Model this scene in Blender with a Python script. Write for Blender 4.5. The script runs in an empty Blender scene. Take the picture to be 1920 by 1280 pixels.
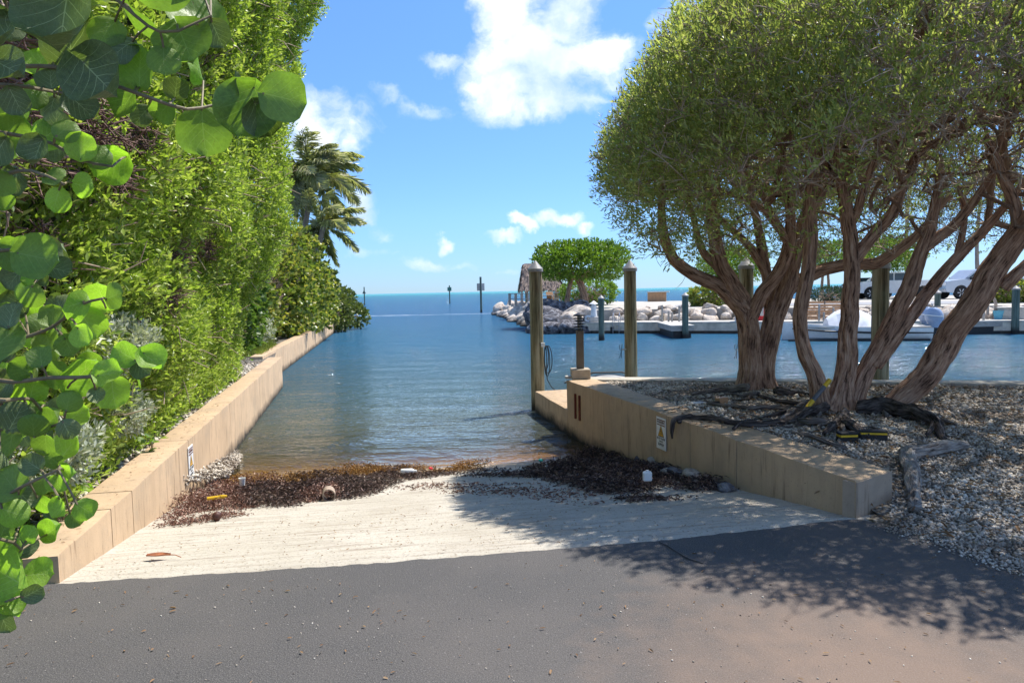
import bpy, math, random
import numpy as np
from mathutils import Vector, Matrix

SC = bpy.context.scene
R = math.radians
# ------------------------------------------------------------------ camera
F_PX, CAM_H = 1380.0, 1.6
PITCH, ROLL = math.atan(94.8 / F_PX), math.atan(0.0214)
f_ = Vector((0, math.cos(PITCH), -math.sin(PITCH)))
u0 = Vector((0, math.sin(PITCH), math.cos(PITCH)))
r0 = Vector((1, 0, 0))
r_ = r0 * math.cos(ROLL) - u0 * math.sin(ROLL)
u_ = u0 * math.cos(ROLL) + r0 * math.sin(ROLL)
CAM = Vector((0, 0, CAM_H))
cam = bpy.data.cameras.new('camera')
camo = bpy.data.objects.new('camera', cam)
SC.collection.objects.link(camo)
cam.lens = F_PX / 1920 * 36
cam.sensor_width = 36
cam.clip_start = 0.05
cam.clip_end = 60000
m = Matrix((r_, u_, -f_)).transposed().to_4x4()
m.translation = CAM
camo.matrix_world = m
SC.camera = camo

# ------------------------------------------------------------------ light
SUN_AZ, SUN_EL = 52.0, 59.5
SC.view_settings.view_transform = 'Standard'
SC.view_settings.look = 'None'
SC.view_settings.exposure = 1.35
SC.view_settings.gamma = 1.0
SC.view_settings.use_curve_mapping = False
SC.cycles.max_bounces = 8
SC.cycles.transparent_max_bounces = 12
SC.cycles.sample_clamp_indirect = 6.0
sun = bpy.data.lights.new('sun', 'SUN')
sun.energy = 2.9
sun.angle = R(0.5)
sun.color = (1.0, 0.95, 0.87)
suno = bpy.data.objects.new('sun', sun)
SC.collection.objects.link(suno)
sd = Vector((math.sin(R(SUN_AZ)) * math.cos(R(SUN_EL)), math.cos(R(SUN_AZ)) * math.cos(R(SUN_EL)), math.sin(R(SUN_EL))))
suno.rotation_euler = sd.to_track_quat('Z', 'Y').to_euler()
suno.location = sd * 30

def ray(px, py):
    return f_ + r_ * ((px - 960) / F_PX) + u_ * ((640 - py) / F_PX)
def at(px, py, Y):
    d = ray(px, py)
    return CAM + d * (Y / d.y)
def gr(px, py, z=0.0):
    d = ray(px, py)
    return CAM + d * ((z - CAM_H) / d.z)

wd = bpy.data.worlds.new('World')
SC.world = wd
wd.use_nodes = True
nt = wd.node_tree
for n in list(nt.nodes): nt.nodes.remove(n)
N = nt.nodes.new; Lk = nt.links.new
out = N('ShaderNodeOutputWorld'); bg = N('ShaderNodeBackground')
bg.inputs[1].default_value = 0.107
sky = N('ShaderNodeTexSky'); sky.sky_type = 'NISHITA'; sky.sun_disc = False
sky.sun_elevation = R(SUN_EL); sky.sun_rotation = R(SUN_AZ)
sky.air_density = 1.0; sky.dust_density = 0.0; sky.ozone_density = 3.0
tc = N('ShaderNodeTexCoord')
def vm(op, a=None, b=None, s=None, tree=None):
    n = nt.nodes.new('ShaderNodeVectorMath'); n.operation = op
    for i, v in enumerate((a, b)):
        if v is None: continue
        if hasattr(v, 'is_linked') or isinstance(v, bpy.types.NodeSocket): nt.links.new(v, n.inputs[i])
        else: n.inputs[i].default_value = v
    if s is not None: n.inputs['Scale'].default_value = s
    return n
def mt(op, a, b=None, clamp=False):
    n = nt.nodes.new('ShaderNodeMath'); n.operation = op; n.use_clamp = clamp
    for i, v in enumerate((a, b)):
        if v is None: continue
        if isinstance(v, bpy.types.NodeSocket): nt.links.new(v, n.inputs[i])
        else: n.inputs[i].default_value = v
    return n.outputs[0]
D_ = tc.outputs['Generated']
nz = N('ShaderNodeTexNoise'); nz.inputs['Scale'].default_value = 9; nz.inputs['Detail'].default_value = 7; nz.inputs['Roughness'].default_value = .58
Lk(D_, nz.inputs['Vector'])
wob = vm('SCALE', vm('SUBTRACT', nz.outputs['Color'], (.5, .5, .5)).outputs[0], s=.10)
DW = vm('ADD', D_, wob.outputs[0]).outputs[0]
# clouds: centre pixel, half width, half height (pixels), weight
CLOUDS = [(1010, 120, 150, 100, 1.0), (950, 20, 62, 70, .95), (1070, 35, 70, 65, 1.0), (940, 160, 80, 60, .8), (1125, 120, 75, 50, .9), (1010, 195, 95, 35, .75), (820, 112, 55, 22, .62),
          (728, 178, 34, 22, .42), (800, 198, 44, 16, .3), (620, 235, 85, 55, .56), (660, 290, 60, 60, .45), (570, 265, 60, 80, .8), (683, 385, 34, 50, .75), (925, 438, 46, 12, .8), (975, 417, 30, 13, .8),
          (1050, 405, 50, 16, .6), (1090, 416, 24, 10, .6), (822, 455, 18, 12, .7), (715, 450, 30, 26, .55), (690, 480, 60, 14, .4), (800, 500, 60, 18, .35), (870, 498, 28, 12, .35),
          (1025, 455, 22, 14, .5), (1290, 45, 60, 26, .45), (940, 505, 40, 10, .4)]
blob = None
def add_blob(c, rr, uu, w):
    global blob
    v = vm('SUBTRACT', DW, tuple(c)).outputs[0]
    cb = N('ShaderNodeCombineXYZ')
    Lk(vm('DOT_PRODUCT', v, tuple(rr)).outputs['Value'], cb.inputs[0])
    Lk(vm('DOT_PRODUCT', v, tuple(uu)).outputs['Value'], cb.inputs[1])
    Lk(vm('DOT_PRODUCT', v, tuple(c * 2)).outputs['Value'], cb.inputs[2])
    ln = vm('LENGTH', cb.outputs[0]).outputs['Value']
    q = mt('SUBTRACT', w, mt('MULTIPLY', mt('POWER', ln, 1.6), w * .75))
    blob = q if blob is None else mt('MAXIMUM', blob, q)
for (px, py, hw, hh, w) in CLOUDS:
    c = ray(px, py).normalized()
    add_blob(c, r_ / (hw / F_PX), u_ / (hh / F_PX), w)
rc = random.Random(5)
for k in range(17):          # clouds outside the view, added and enlarged for more fill light
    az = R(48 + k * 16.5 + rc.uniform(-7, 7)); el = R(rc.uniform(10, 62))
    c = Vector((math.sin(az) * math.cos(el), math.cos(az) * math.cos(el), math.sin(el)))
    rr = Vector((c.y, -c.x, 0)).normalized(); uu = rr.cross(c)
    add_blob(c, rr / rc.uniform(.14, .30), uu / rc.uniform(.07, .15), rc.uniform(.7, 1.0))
nz2 = N('ShaderNodeTexNoise'); nz2.inputs['Scale'].default_value = 13; nz2.inputs['Detail'].default_value = 8; nz2.inputs['Roughness'].default_value = .56
Lk(vm('MULTIPLY', DW, (1, 1, 1.7)).outputs[0], nz2.inputs['Vector'])
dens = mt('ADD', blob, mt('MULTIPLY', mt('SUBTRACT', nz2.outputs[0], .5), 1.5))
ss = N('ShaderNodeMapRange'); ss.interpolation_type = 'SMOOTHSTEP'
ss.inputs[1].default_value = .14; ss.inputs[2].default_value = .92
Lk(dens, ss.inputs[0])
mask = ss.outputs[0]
# cloud grey bellies where thick
nz3 = N('ShaderNodeTexNoise'); nz3.inputs['Scale'].default_value = 11; nz3.inputs['Detail'].default_value = 5
Lk(vm('ADD', D_, (.03, .02, -.045)).outputs[0], nz3.inputs['Vector'])
cr = N('ShaderNodeValToRGB')
cr.color_ramp.elements[0].position = .36; cr.color_ramp.elements[0].color = (.50, .62, .74, 1)
cr.color_ramp.elements[1].position = .62; cr.color_ramp.elements[1].color = (.93, .95, .97, 1)
Lk(nz3.outputs[0], cr.inputs[0])
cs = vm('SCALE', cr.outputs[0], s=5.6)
sz = N('ShaderNodeSeparateXYZ'); Lk(D_, sz.inputs[0])
tr_ = N('ShaderNodeValToRGB'); Lk(sz.outputs[2], tr_.inputs[0])   # clear tropical air: the low sky stays blue all round
for i_, (p_, c_) in enumerate(((0.0, (.235, .36, .63, 1)), (.10, (.33, .465, .70, 1)), (.35, (.44, .59, .78, 1)), (1.0, (.62, .73, .83, 1)))):
    e_ = tr_.color_ramp.elements; q_ = e_[i_] if i_ < 2 else e_.new(p_); q_.position = p_; q_.color = c_
tint = vm('MULTIPLY', sky.outputs[0], tr_.outputs[0])
mx = N('ShaderNodeMix'); mx.data_type = 'RGBA'
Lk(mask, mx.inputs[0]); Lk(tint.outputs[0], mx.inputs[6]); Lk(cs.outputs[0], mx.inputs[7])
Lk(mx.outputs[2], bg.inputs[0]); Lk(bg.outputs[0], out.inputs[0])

# ------------------------------------------------------------------ object helpers
COL = SC.collection
def tag(o, label=None, cat=None, group=None, kind=None):
    if label: o['label'] = label
    if cat: o['category'] = cat
    if group: o['group'] = group
    if kind: o['kind'] = kind
    return o
def empty(name, loc=(0, 0, 0), label=None, cat=None, group=None, rz=0, kind=None):
    o = bpy.data.objects.new(name, None); COL.objects.link(o)
    o.location = loc; o.rotation_euler = (0, 0, rz); o.empty_display_size = .1
    return tag(o, label, cat, group, kind)
def link(name, me, mats=None, parent=None, loc=None, world=True):
    o = bpy.data.objects.new(name, me); COL.objects.link(o)
    if mats is not None:
        for mm in (mats if isinstance(mats, (list, tuple)) else [mats]): me.materials.append(mm)
    if parent is not None:
        o.parent = parent
        if world:   # mesh given in world space while the parent sits elsewhere
            o.matrix_parent_inverse = parent_inv(parent)
    if loc is not None: o.location = loc
    return o
def parent_inv(p):
    M = Matrix.LocRotScale(p.location, p.rotation_euler, p.scale)
    M = (p.matrix_parent_inverse @ M) if p.parent else M
    if p.parent: M = Matrix.LocRotScale(p.parent.location, p.parent.rotation_euler, p.parent.scale) @ M
    return M.inverted()
def copy_tree(o, parent=None):
    c = o.copy(); COL.objects.link(c); c.parent = parent
    for ch in list(o.children): copy_tree(ch, c)
    return c

class MB:
    """collects simple solids; build() links them as ONE mesh"""
    def __init__(s): s.v = []; s.f = []; s.uv = {}
    def add(s, vs, fs):
        b = len(s.v); s.v += [tuple(v) for v in vs]; s.f += [tuple(b + i for i in f) for f in fs]; return b
    def box(s, c, d, rz=0, bev=0.0, tilt=None):
        x, y, z = d[0] / 2, d[1] / 2, d[2] / 2
        if bev <= 0:
            vs = [(-x, -y, -z), (x, -y, -z), (x, y, -z), (-x, y, -z), (-x, -y, z), (x, -y, z), (x, y, z), (-x, y, z)]
            fs = [(0, 3, 2, 1), (4, 5, 6, 7), (0, 1, 5, 4), (1, 2, 6, 5), (2, 3, 7, 6), (3, 0, 4, 7)]
        else:
            b = bev; X, Y_, Z = x - b, y - b, z - b
            vs = []
            for (sx, sy, sz) in [(i, j, k) for i in (-1, 1) for j in (-1, 1) for k in (-1, 1)]:
                vs += [(sx * x, sy * Y_, sz * Z), (sx * X, sy * y, sz * Z), (sx * X, sy * Y_, sz * z)]
            import itertools
            fs = hull_faces(vs)
        M = Matrix.Rotation(rz, 3, 'Z')
        if tilt: M = M @ Matrix.Rotation(tilt[0], 3, 'X') @ Matrix.Rotation(tilt[1], 3, 'Y')
        s.add([M @ Vector(v) + Vector(c) for v in vs], fs)
        return s
    def prism(s, poly, z0, z1):
        n = len(poly)
        a = sum(poly[i][0] * poly[(i + 1) % n][1] - poly[(i + 1) % n][0] * poly[i][1] for i in range(n))
        if a < 0: poly = poly[::-1]
        vs = [(p[0], p[1], z0) for p in poly] + [(p[0], p[1], z1) for p in poly]
        s.add(vs, [tuple(range(n))[::-1], tuple(range(n, 2 * n))] + [(i, (i + 1) % n, n + (i + 1) % n, n + i) for i in range(n)])
        return s
    def extrude(s, prof, axis_o, ax, up, side, w):
        """profile (u,v) in plane ax/up, thickness w along side, centred"""
        n = len(prof); o = Vector(axis_o); ax = Vector(ax); up = Vector(up); side = Vector(side)
        vs = [o + ax * p[0] + up * p[1] - side * w / 2 for p in prof] + [o + ax * p[0] + up * p[1] + side * w / 2 for p in prof]
        s.add(vs, [tuple(range(n))[::-1], tuple(range(n, 2 * n))] + [(i, (i + 1) % n, n + (i + 1) % n, n + i) for i in range(n)])
        return s
    def tube(s, pts, rad, seg=8, caps=True):
        pts = [Vector(p) for p in pts]; n = len(pts)
        if not isinstance(rad, (list, tuple)): rad = [rad] * n
        T = [(pts[min(i + 1, n - 1)] - pts[max(i - 1, 0)]).normalized() for i in range(n)]
        a = Vector((0, 0, 1)) if abs(T[0].z) < .9 else Vector((1, 0, 0))
        U = (a - T[0] * a.dot(T[0])).normalized()
        b0 = len(s.v)
        for i in range(n):
            U = (U - T[i] * U.dot(T[i])).normalized(); V = T[i].cross(U)
            for k in range(seg):
                an = 2 * math.pi * k / seg
                s.v.append(tuple(pts[i] + (U * math.cos(an) + V * math.sin(an)) * rad[i]))
        for i in range(n - 1):
            for k in range(seg):
                k2 = (k + 1) % seg
                s.f.append((b0 + i * seg + k, b0 + i * seg + k2, b0 + (i + 1) * seg + k2, b0 + (i + 1) * seg + k))
        if caps:
            s.f.append(tuple(b0 + k for k in range(seg))[::-1]); s.f.append(tuple(b0 + (n - 1) * seg + k for k in range(seg)))
        return s
    def lathe(s, prof, c=(0, 0, 0), seg=16):
        n = len(prof); b0 = len(s.v)
        for (r, z) in prof:
            for k in range(seg):
                an = 2 * math.pi * k / seg
                s.v.append((c[0] + r * math.cos(an), c[1] + r * math.sin(an), c[2] + z))
        for i in range(n - 1):
            for k in range(seg):
                k2 = (k + 1) % seg
                s.f.append((b0 + i * seg + k, b0 + i * seg + k2, b0 + (i + 1) * seg + k2, b0 + (i + 1) * seg + k))
        s.f.append(tuple(b0 + k for k in range(seg))[::-1]); s.f.append(tuple(b0 + (n - 1) * seg + k for k in range(seg)))
        return s
    def mesh(s, name, smooth=False):
        me = bpy.data.meshes.new(name); me.from_pydata(s.v, [], s.f); me.validate()
        if smooth:
            me.polygons.foreach_set('use_smooth', [True] * len(me.polygons)); me.set_sharp_from_angle(angle=R(40))
        me.update(); return me
    def build(s, name, mat, parent=None, smooth=False, world=True):
        return link(name, s.mesh(name, smooth), mat, parent, world=world)
import bmesh
def hull_faces(vs):
    bm = bmesh.new(); bv = [bm.verts.new(v) for v in vs]; bm.verts.index_update()
    r = bmesh.ops.convex_hull(bm, input=bv)
    bmesh.ops.dissolve_limit(bm, angle_limit=.01, verts=bm.verts, edges=bm.edges)
    bm.verts.ensure_lookup_table()
    look = {tuple(round(c, 5) for c in v): i for i, v in enumerate(vs)}
    fs = [tuple(look[tuple(round(c, 5) for c in v.co)] for v in f.verts) for f in bm.faces]
    bm.free(); return fs

def np_mesh(name, V, Fq, nper, uv=None, smooth=False):
    """V (n,3), Fq (m,nper) index array -> mesh, fast"""
    me = bpy.data.meshes.new(name)
    V = np.ascontiguousarray(V, dtype=np.float32); Fq = np.ascontiguousarray(Fq, dtype=np.int32)
    me.vertices.add(len(V)); me.vertices.foreach_set('co', V.ravel())
    me.loops.add(Fq.size); me.loops.foreach_set('vertex_index', Fq.ravel())
    me.polygons.add(len(Fq))
    me.polygons.foreach_set('loop_start', np.arange(0, Fq.size, nper, dtype=np.int32))
    if smooth: me.polygons.foreach_set('use_smooth', np.ones(len(Fq), dtype=bool))
    if uv is not None:
        l = me.uv_layers.new(name='UVMap'); l.data.foreach_set('uv', np.ascontiguousarray(uv, dtype=np.float32).ravel())
    me.update(calc_edges=True)
    return me
def unit(a):
    return a / np.maximum(np.linalg.norm(a, axis=-1, keepdims=True), 1e-9)
def _h(ix, iy, iz, s):
    h = (ix * 374761393 + iy * 668265263 + iz * 2147483647 + s * 974711) & 0xffffffff
    h = ((h ^ (h >> 13)) * 1274126177) & 0xffffffff
    h = ((h ^ (h >> 16)) * 2246822519) & 0xffffffff
    return ((h ^ (h >> 15)) & 0xffffff) / float(0xffffff)
def vnoise(p, seed=0):
    p = np.asarray(p, dtype=np.float64); i = np.floor(p).astype(np.int64); f = p - i; f = f * f * (3 - 2 * f)
    r = 0
    for dx in (0, 1):
        for dy in (0, 1):
            for dz in (0, 1):
                w = (f[..., 0] if dx else 1 - f[..., 0]) * (f[..., 1] if dy else 1 - f[..., 1]) * (f[..., 2] if dz else 1 - f[..., 2])
                r = r + w * _h(i[..., 0] + dx, i[..., 1] + dy, i[..., 2] + dz, seed)
    return r
def fbm(p, o=3, seed=0):
    a, s, t = 1.0, 0, 0
    for k in range(o):
        s = s + a * vnoise(np.asarray(p) * 2 ** k, seed + k); t += a; a *= .5
    return s / t

def leaf_arrays(P, Dr, Nr, L, W, fold=.18, hexa=False, droop=.0):
    Dr = unit(Dr); S = unit(np.cross(Dr, Nr)); Nn = np.cross(S, Dr)
    L = L[:, None]; W = W[:, None]; n = len(P)
    if not hexa:
        v = np.stack([P, P + Dr * L * .48 + S * W * .5 + Nn * W * fold, P + Dr * L - Nn * L * droop, P + Dr * L * .48 - S * W * .5 + Nn * W * fold], 1)
        t = np.array([[0, 1, 2], [0, 2, 3]])
    else:
        v = np.stack([P, P + Dr * L * .22 + S * W * .42 + Nn * W * fold, P + Dr * L * .68 + S * W * .45 + Nn * W * fold * .8, P + Dr * L - Nn * L * droop,
                      P + Dr * L * .68 - S * W * .45 + Nn * W * fold * .8, P + Dr * L * .22 - S * W * .42 + Nn * W * fold], 1)
        t = np.array([[0, 1, 2], [0, 2, 3], [0, 3, 4], [0, 4, 5]])
    k = v.shape[1]
    Fq = (np.arange(n)[:, None, None] * k + t[None]).reshape(-1, 3)
    return v.reshape(-1, 3), Fq
def leaf_obj(name, P, Dr, Nr, L, W, mat, parent=None, **kw):
    V, Fq = leaf_arrays(P, Dr, Nr, L, W, **kw)
    return link(name, np_mesh(name, V, Fq, 3), mat, parent)
def sprigs(C, Dv, k, rng, tl=.12, spread=.9, up=.25):
    """k leaves round each twig tip C heading Dv"""
    n = len(C); t = rng.uniform(-.6, 1, (n, k, 1)) * tl
    Dv = unit(Dv)[:, None, :]
    P = C[:, None, :] + Dv * t + rng.normal(0, .012, (n, k, 3))
    d = unit(Dv * .7 + rng.normal(0, spread * .6, (n, k, 3)) + np.array([0, 0, up]))
    nr = rng.normal(0, .6, (n, k, 3)) + np.array([0, 0, .8])
    return P.reshape(-1, 3), d.reshape(-1, 3), nr.reshape(-1, 3)
def seg_tubes(P0, P1, R0, R1, sides=5):
    n = len(P0); T = unit(P1 - P0); a = np.where(np.abs(T[:, 2:3]) < .9, np.array([[0, 0, 1.]]), np.array([[1., 0, 0]]))
    U = unit(np.cross(T, a)); Vv = np.cross(T, U)
    an = np.arange(sides) * 2 * np.pi / sides
    c, s_ = np.cos(an)[None, :, None], np.sin(an)[None, :, None]
    ring = U[:, None] * c + Vv[:, None] * s_
    V = np.concatenate([P0[:, None] + ring * R0[:, None, None], P1[:, None] + ring * R1[:, None, None]], 1)
    k = np.arange(sides); k2 = (k + 1) % sides
    q = np.stack([k, k2, k2 + sides, k + sides], 1)
    Fq = (np.arange(n)[:, None, None] * 2 * sides + q[None]).reshape(-1, 4)
    ln = np.linalg.norm(P1 - P0, axis=1)
    return V.reshape(-1, 3), Fq
def catmull(pts, step):
    pts = np.asarray(pts, float); n = len(pts)
    ext = np.vstack([2 * pts[0] - pts[1], pts, 2 * pts[-1] - pts[-2]]); o = []
    for i in range(n - 1):
        p0, p1, p2, p3 = ext[i], ext[i + 1], ext[i + 2], ext[i + 3]
        m_ = max(2, int(np.linalg.norm((p2 - p1)[:3]) / step))
        t = np.linspace(0, 1, m_, endpoint=False)[:, None]
        o.append(.5 * ((2 * p1) + (-p0 + p2) * t + (2 * p0 - 5 * p1 + 4 * p2 - p3) * t ** 2 + (-p0 + 3 * p1 - 3 * p2 + p3) * t ** 3))
    o.append(pts[-1:]); return np.vstack(o)
def bark_tube(name, path, mat, parent=None, seg=30, step=.035, amp=.16, seed=0, wob=.02, flare=0, twist=1.5):
    """path rows x,y,z,r ; deep shaggy ridges run along the stem"""
    Q = catmull(path, step); P = Q[:, :3]; r = Q[:, 3].copy(); n = len(P)
    s = np.concatenate([[0], np.cumsum(np.linalg.norm(np.diff(P, axis=0), axis=1))])
    P = P + (np.stack([fbm(np.stack([s * 2.2, s * 0 + k * 7.3, s * 0 + seed], 1), 2) for k in range(3)], 1) - .5) * wob * 2
    T = unit(np.gradient(P, axis=0)); U = np.zeros_like(P); a = np.array([0., 1, 0]) if abs(T[0][1]) < .9 else np.array([1., 0, 0])
    u = a
    for i in range(n):
        u = u - T[i] * u.dot(T[i]); u /= np.linalg.norm(u); U[i] = u
    Vv = np.cross(T, U)
    an = (np.arange(seg) / seg * 2 * np.pi)[None]
    sg = s[:, None]; aw = an + sg * twist * .35
    fr_ = max(1.3, float(np.mean(r)) * 26)
    q = np.stack([np.cos(aw) * fr_ + 0 * sg, np.sin(aw) * fr_ + 0 * sg, sg * 3.2 + seed * 3 + 0 * aw], -1)
    rid = fbm(q, 3, seed)
    q2 = np.stack([np.cos(aw) * 1.1, np.sin(aw) * 1.1, sg * 1.3 + 0 * aw + seed * 5], -1)
    lump = fbm(q2, 2, seed + 9)
    rid = 1 - np.abs(rid * 2 - 1) * 2
    if flare: r = r * (1 + flare * np.exp(-s / .16))
    rr = r[:, None] * (1 + amp * (rid - .55) + .55 * amp * 2 * (lump - .5))
    if flare:
        rr = rr * (1 + .35 * flare * np.exp(-sg / .25) * (np.sin(an * 5 + seed) * .5 + .3))
    # rounded ends so that no tube is seen hollow
    P = np.vstack([P[:1] - T[:1] * r[0] * .25, P, P[-1:] + T[-1:] * r[-1] * .25]); U = np.vstack([U[:1], U, U[-1:]]); Vv = np.vstack([Vv[:1], Vv, Vv[-1:]])
    rr = np.vstack([rr[:1] * .03, rr, rr[-1:] * .03]); s = np.concatenate([s[:1] - r[0], s, s[-1:] + r[-1]]); n += 2
    V = P[:, None] + (U[:, None] * np.cos(an)[..., None] + Vv[:, None] * np.sin(an)[..., None]) * rr[..., None]
    i = np.arange(n - 1)[:, None] * seg; k = np.arange(seg)[None]; k2 = (k + 1) % seg
    Fq = np.stack([i + k, i + k2, i + seg + k2, i + seg + k], -1).reshape(-1, 4)
    circ = np.mean(r) * 2 * np.pi
    uu = np.stack([k / seg + 0 * i, (k + 1) / seg + 0 * i, (k + 1) / seg + 0 * i, k / seg + 0 * i], -1) * max(1, round(circ / .25)) * .25
    vv = np.stack([s[:-1, None] + 0 * k, s[:-1, None] + 0 * k, s[1:, None] + 0 * k, s[1:, None] + 0 * k], -1)
    uv = np.stack([uu, vv], -1).reshape(-1, 2)
    Vf = V.reshape(-1, 3)
    me = np_mesh(name, Vf, Fq, 4, uv, smooth=True)
    return link(name, me, mat, parent)

_ico = None
def ico(sub=1):
    if sub == 0:
        return np.array([[1, 0, 0], [-1, 0, 0], [0, 1, 0], [0, -1, 0], [0, 0, 1], [0, 0, -1.]]), np.array([[0, 2, 4], [2, 1, 4], [1, 3, 4], [3, 0, 4], [2, 0, 5], [1, 2, 5], [3, 1, 5], [0, 3, 5]])
    bm = bmesh.new(); bmesh.ops.create_icosphere(bm, subdivisions=sub, radius=1)
    v = np.array([x.co[:] for x in bm.verts]); f = np.array([[w.index for w in t.verts] for t in bm.faces]); bm.free(); return v, f
def pebbles(name, P, size, mat, parent=None, sub=1, seed=0, flat=.7, jit=.22):
    rng = np.random.default_rng(seed); v, f = ico(sub); n = len(P)
    A = rng.normal(0, 1, (n, 3, 3)); Q, _ = np.linalg.qr(A)
    sc = size[:, None] * rng.uniform([.75, .6, .4], [1.15, .95, .75], (n, 3)) * np.array([1, 1, flat / .7])
    vv = v[None] * (1 + rng.normal(0, jit, (n, len(v), 1))) * sc[:, None]
    # keep roughly lying flat: rotate mostly about z
    th = rng.uniform(0, 2 * np.pi, n); c, s = np.cos(th), np.sin(th); tl = rng.normal(0, .25, (n, 2))
    x = vv[..., 0] * c[:, None] - vv[..., 1] * s[:, None]; y = vv[..., 0] * s[:, None] + vv[..., 1] * c[:, None]
    z = vv[..., 2] + x * tl[:, :1] + y * tl[:, 1:]
    V = np.stack([x, y, z], -1) + P[:, None]
    Fq = (np.arange(n)[:, None, None] * len(v) + f[None]).reshape(-1, 3)
    return link(name, np_mesh(name, V.reshape(-1, 3), Fq, 3), mat, parent)
def in_poly(x, y, poly):
    ins = np.zeros(len(x), bool); n = len(poly)
    for i in range(n):
        x1, y1 = poly[i][:2]; x2, y2 = poly[(i + 1) % n][:2]
        c = ((y1 > y) != (y2 > y)) & (x < (x2 - x1) * (y - y1) / (y2 - y1 + 1e-12) + x1)
        ins ^= c
    return ins
def scatter(poly, n, rng):
    xs = [p[0] for p in poly]; ys = [p[1] for p in poly]; X = []; Yy = []; got = 0
    while got < n:
        x = rng.uniform(min(xs), max(xs), n); y = rng.uniform(min(ys), max(ys), n); k = in_poly(x, y, poly)
        X.append(x[k]); Yy.append(y[k]); got += k.sum()
    return np.concatenate(X)[:n], np.concatenate(Yy)[:n]

# ------------------------------------------------------------------ materials
class NT:
    def __init__(s, name):
        s.m = bpy.data.materials.new(name); s.m.use_nodes = True; s.t = s.m.node_tree
        for n in list(s.t.nodes): s.t.nodes.remove(n)
        s.out = s.t.nodes.new('ShaderNodeOutputMaterial')
    def n(s, ty, **kw):
        o = s.t.nodes.new('ShaderNode' + ty)
        for k, v in kw.items(): setattr(o, k, v)
        return o
    def l(s, a, b): s.t.links.new(a, b)
    def set(s, node, i, v):
        if isinstance(v, bpy.types.NodeSocket): s.l(v, node.inputs[i])
        else:
            if isinstance(v, tuple) and len(v) == 3 and node.inputs[i].type == 'RGBA': v = v + (1,)
            node.inputs[i].default_value = v
    def math(s, op, a, b=None, c=None, clamp=False):
        n = s.n('Math', operation=op, use_clamp=clamp)
        for i, v in enumerate((a, b, c)):
            if v is not None: s.set(n, i, v)
        return n.outputs[0]
    def vmath(s, op, a, b=None, scale=None):
        n = s.n('VectorMath', operation=op); s.set(n, 0, a)
        if b is not None: s.set(n, 1, b)
        if scale is not None: n.inputs['Scale'].default_value = scale
        return n.outputs['Value'] if op in ('DOT_PRODUCT', 'LENGTH') else n.outputs[0]
    def obj(s, sc=(1, 1, 1)):
        c = s.n('TexCoord'); mp = s.n('Mapping'); s.l(c.outputs['Object'], mp.inputs[0]); mp.inputs['Scale'].default_value = sc; return mp.outputs[0]
    def pos(s, sc=(1, 1, 1)):
        c = s.n('NewGeometry'); return s.vmath('MULTIPLY', c.outputs['Position'], sc)
    def uv(s, sc=(1, 1, 1)):
        c = s.n('TexCoord'); mp = s.n('Mapping'); s.l(c.outputs['UV'], mp.inputs[0]); mp.inputs['Scale'].default_value = sc; return mp.outputs[0]
    def noise(s, vec, scale=5, detail=4, rough=.55, dist=0):
        n = s.n('TexNoise'); s.l(vec, n.inputs['Vector']); n.inputs['Scale'].default_value = scale
        n.inputs['Detail'].default_value = detail; n.inputs['Roughness'].default_value = rough; n.inputs['Distortion'].default_value = dist
        return n.outputs[0]
    def ramp(s, fac, stops):
        n = s.n('ValToRGB'); s.l(fac, n.inputs[0]); e = n.color_ramp.elements
        while len(e) < len(stops): e.new(.5)
        for i, (p, c) in enumerate(stops):
            e[i].position = p; c = c if isinstance(c, tuple) else (c, c, c); e[i].color = c + (1,) if len(c) == 3 else c
        return n.outputs[0]
    def mix(s, fac, a, b, blend='MIX'):
        n = s.n('Mix', data_type='RGBA', blend_type=blend); s.set(n, 0, fac); s.set(n, 6, a); s.set(n, 7, b); return n.outputs[2]
    def bump(s, h, strength=.5, dist=.01, normal=None):
        n = s.n('Bump'); s.l(h, n.inputs['Height']); n.inputs['Strength'].default_value = strength; n.inputs['Distance'].default_value = dist
        if normal is not None: s.l(normal, n.inputs['Normal'])
        return n.outputs[0]
    def princ(s, color, rough=.7, normal=None, spec=.4, metal=0):
        p = s.n('BsdfPrincipled'); s.set(p, 'Base Color', color); s.set(p, 'Roughness', rough); s.set(p, 'Specular IOR Level', spec); s.set(p, 'Metallic', metal)
        if normal is not None: s.l(normal, p.inputs['Normal'])
        s.l(p.outputs[0], s.out.inputs[0]); s.p = p
        return p
def simple(name, col, rough=.6, var=.15, scale=8, bump=.2, bd=.01, metal=0, spec=.4, stretch=(1, 1, 1), detail=5):
    t = NT(name); v = t.obj(stretch); n1 = t.noise(v, scale, detail, .6)
    lo = tuple(c * (1 - var * 1.6) for c in col); hi = tuple(min(1, c * (1 + var)) for c in col)
    c = t.ramp(n1, [(.3, lo), (.7, hi)])
    t.princ(c, rough, t.bump(t.noise(v, scale * 6, 4), bump, bd) if bump else None, spec, metal)
    return t.m
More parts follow.
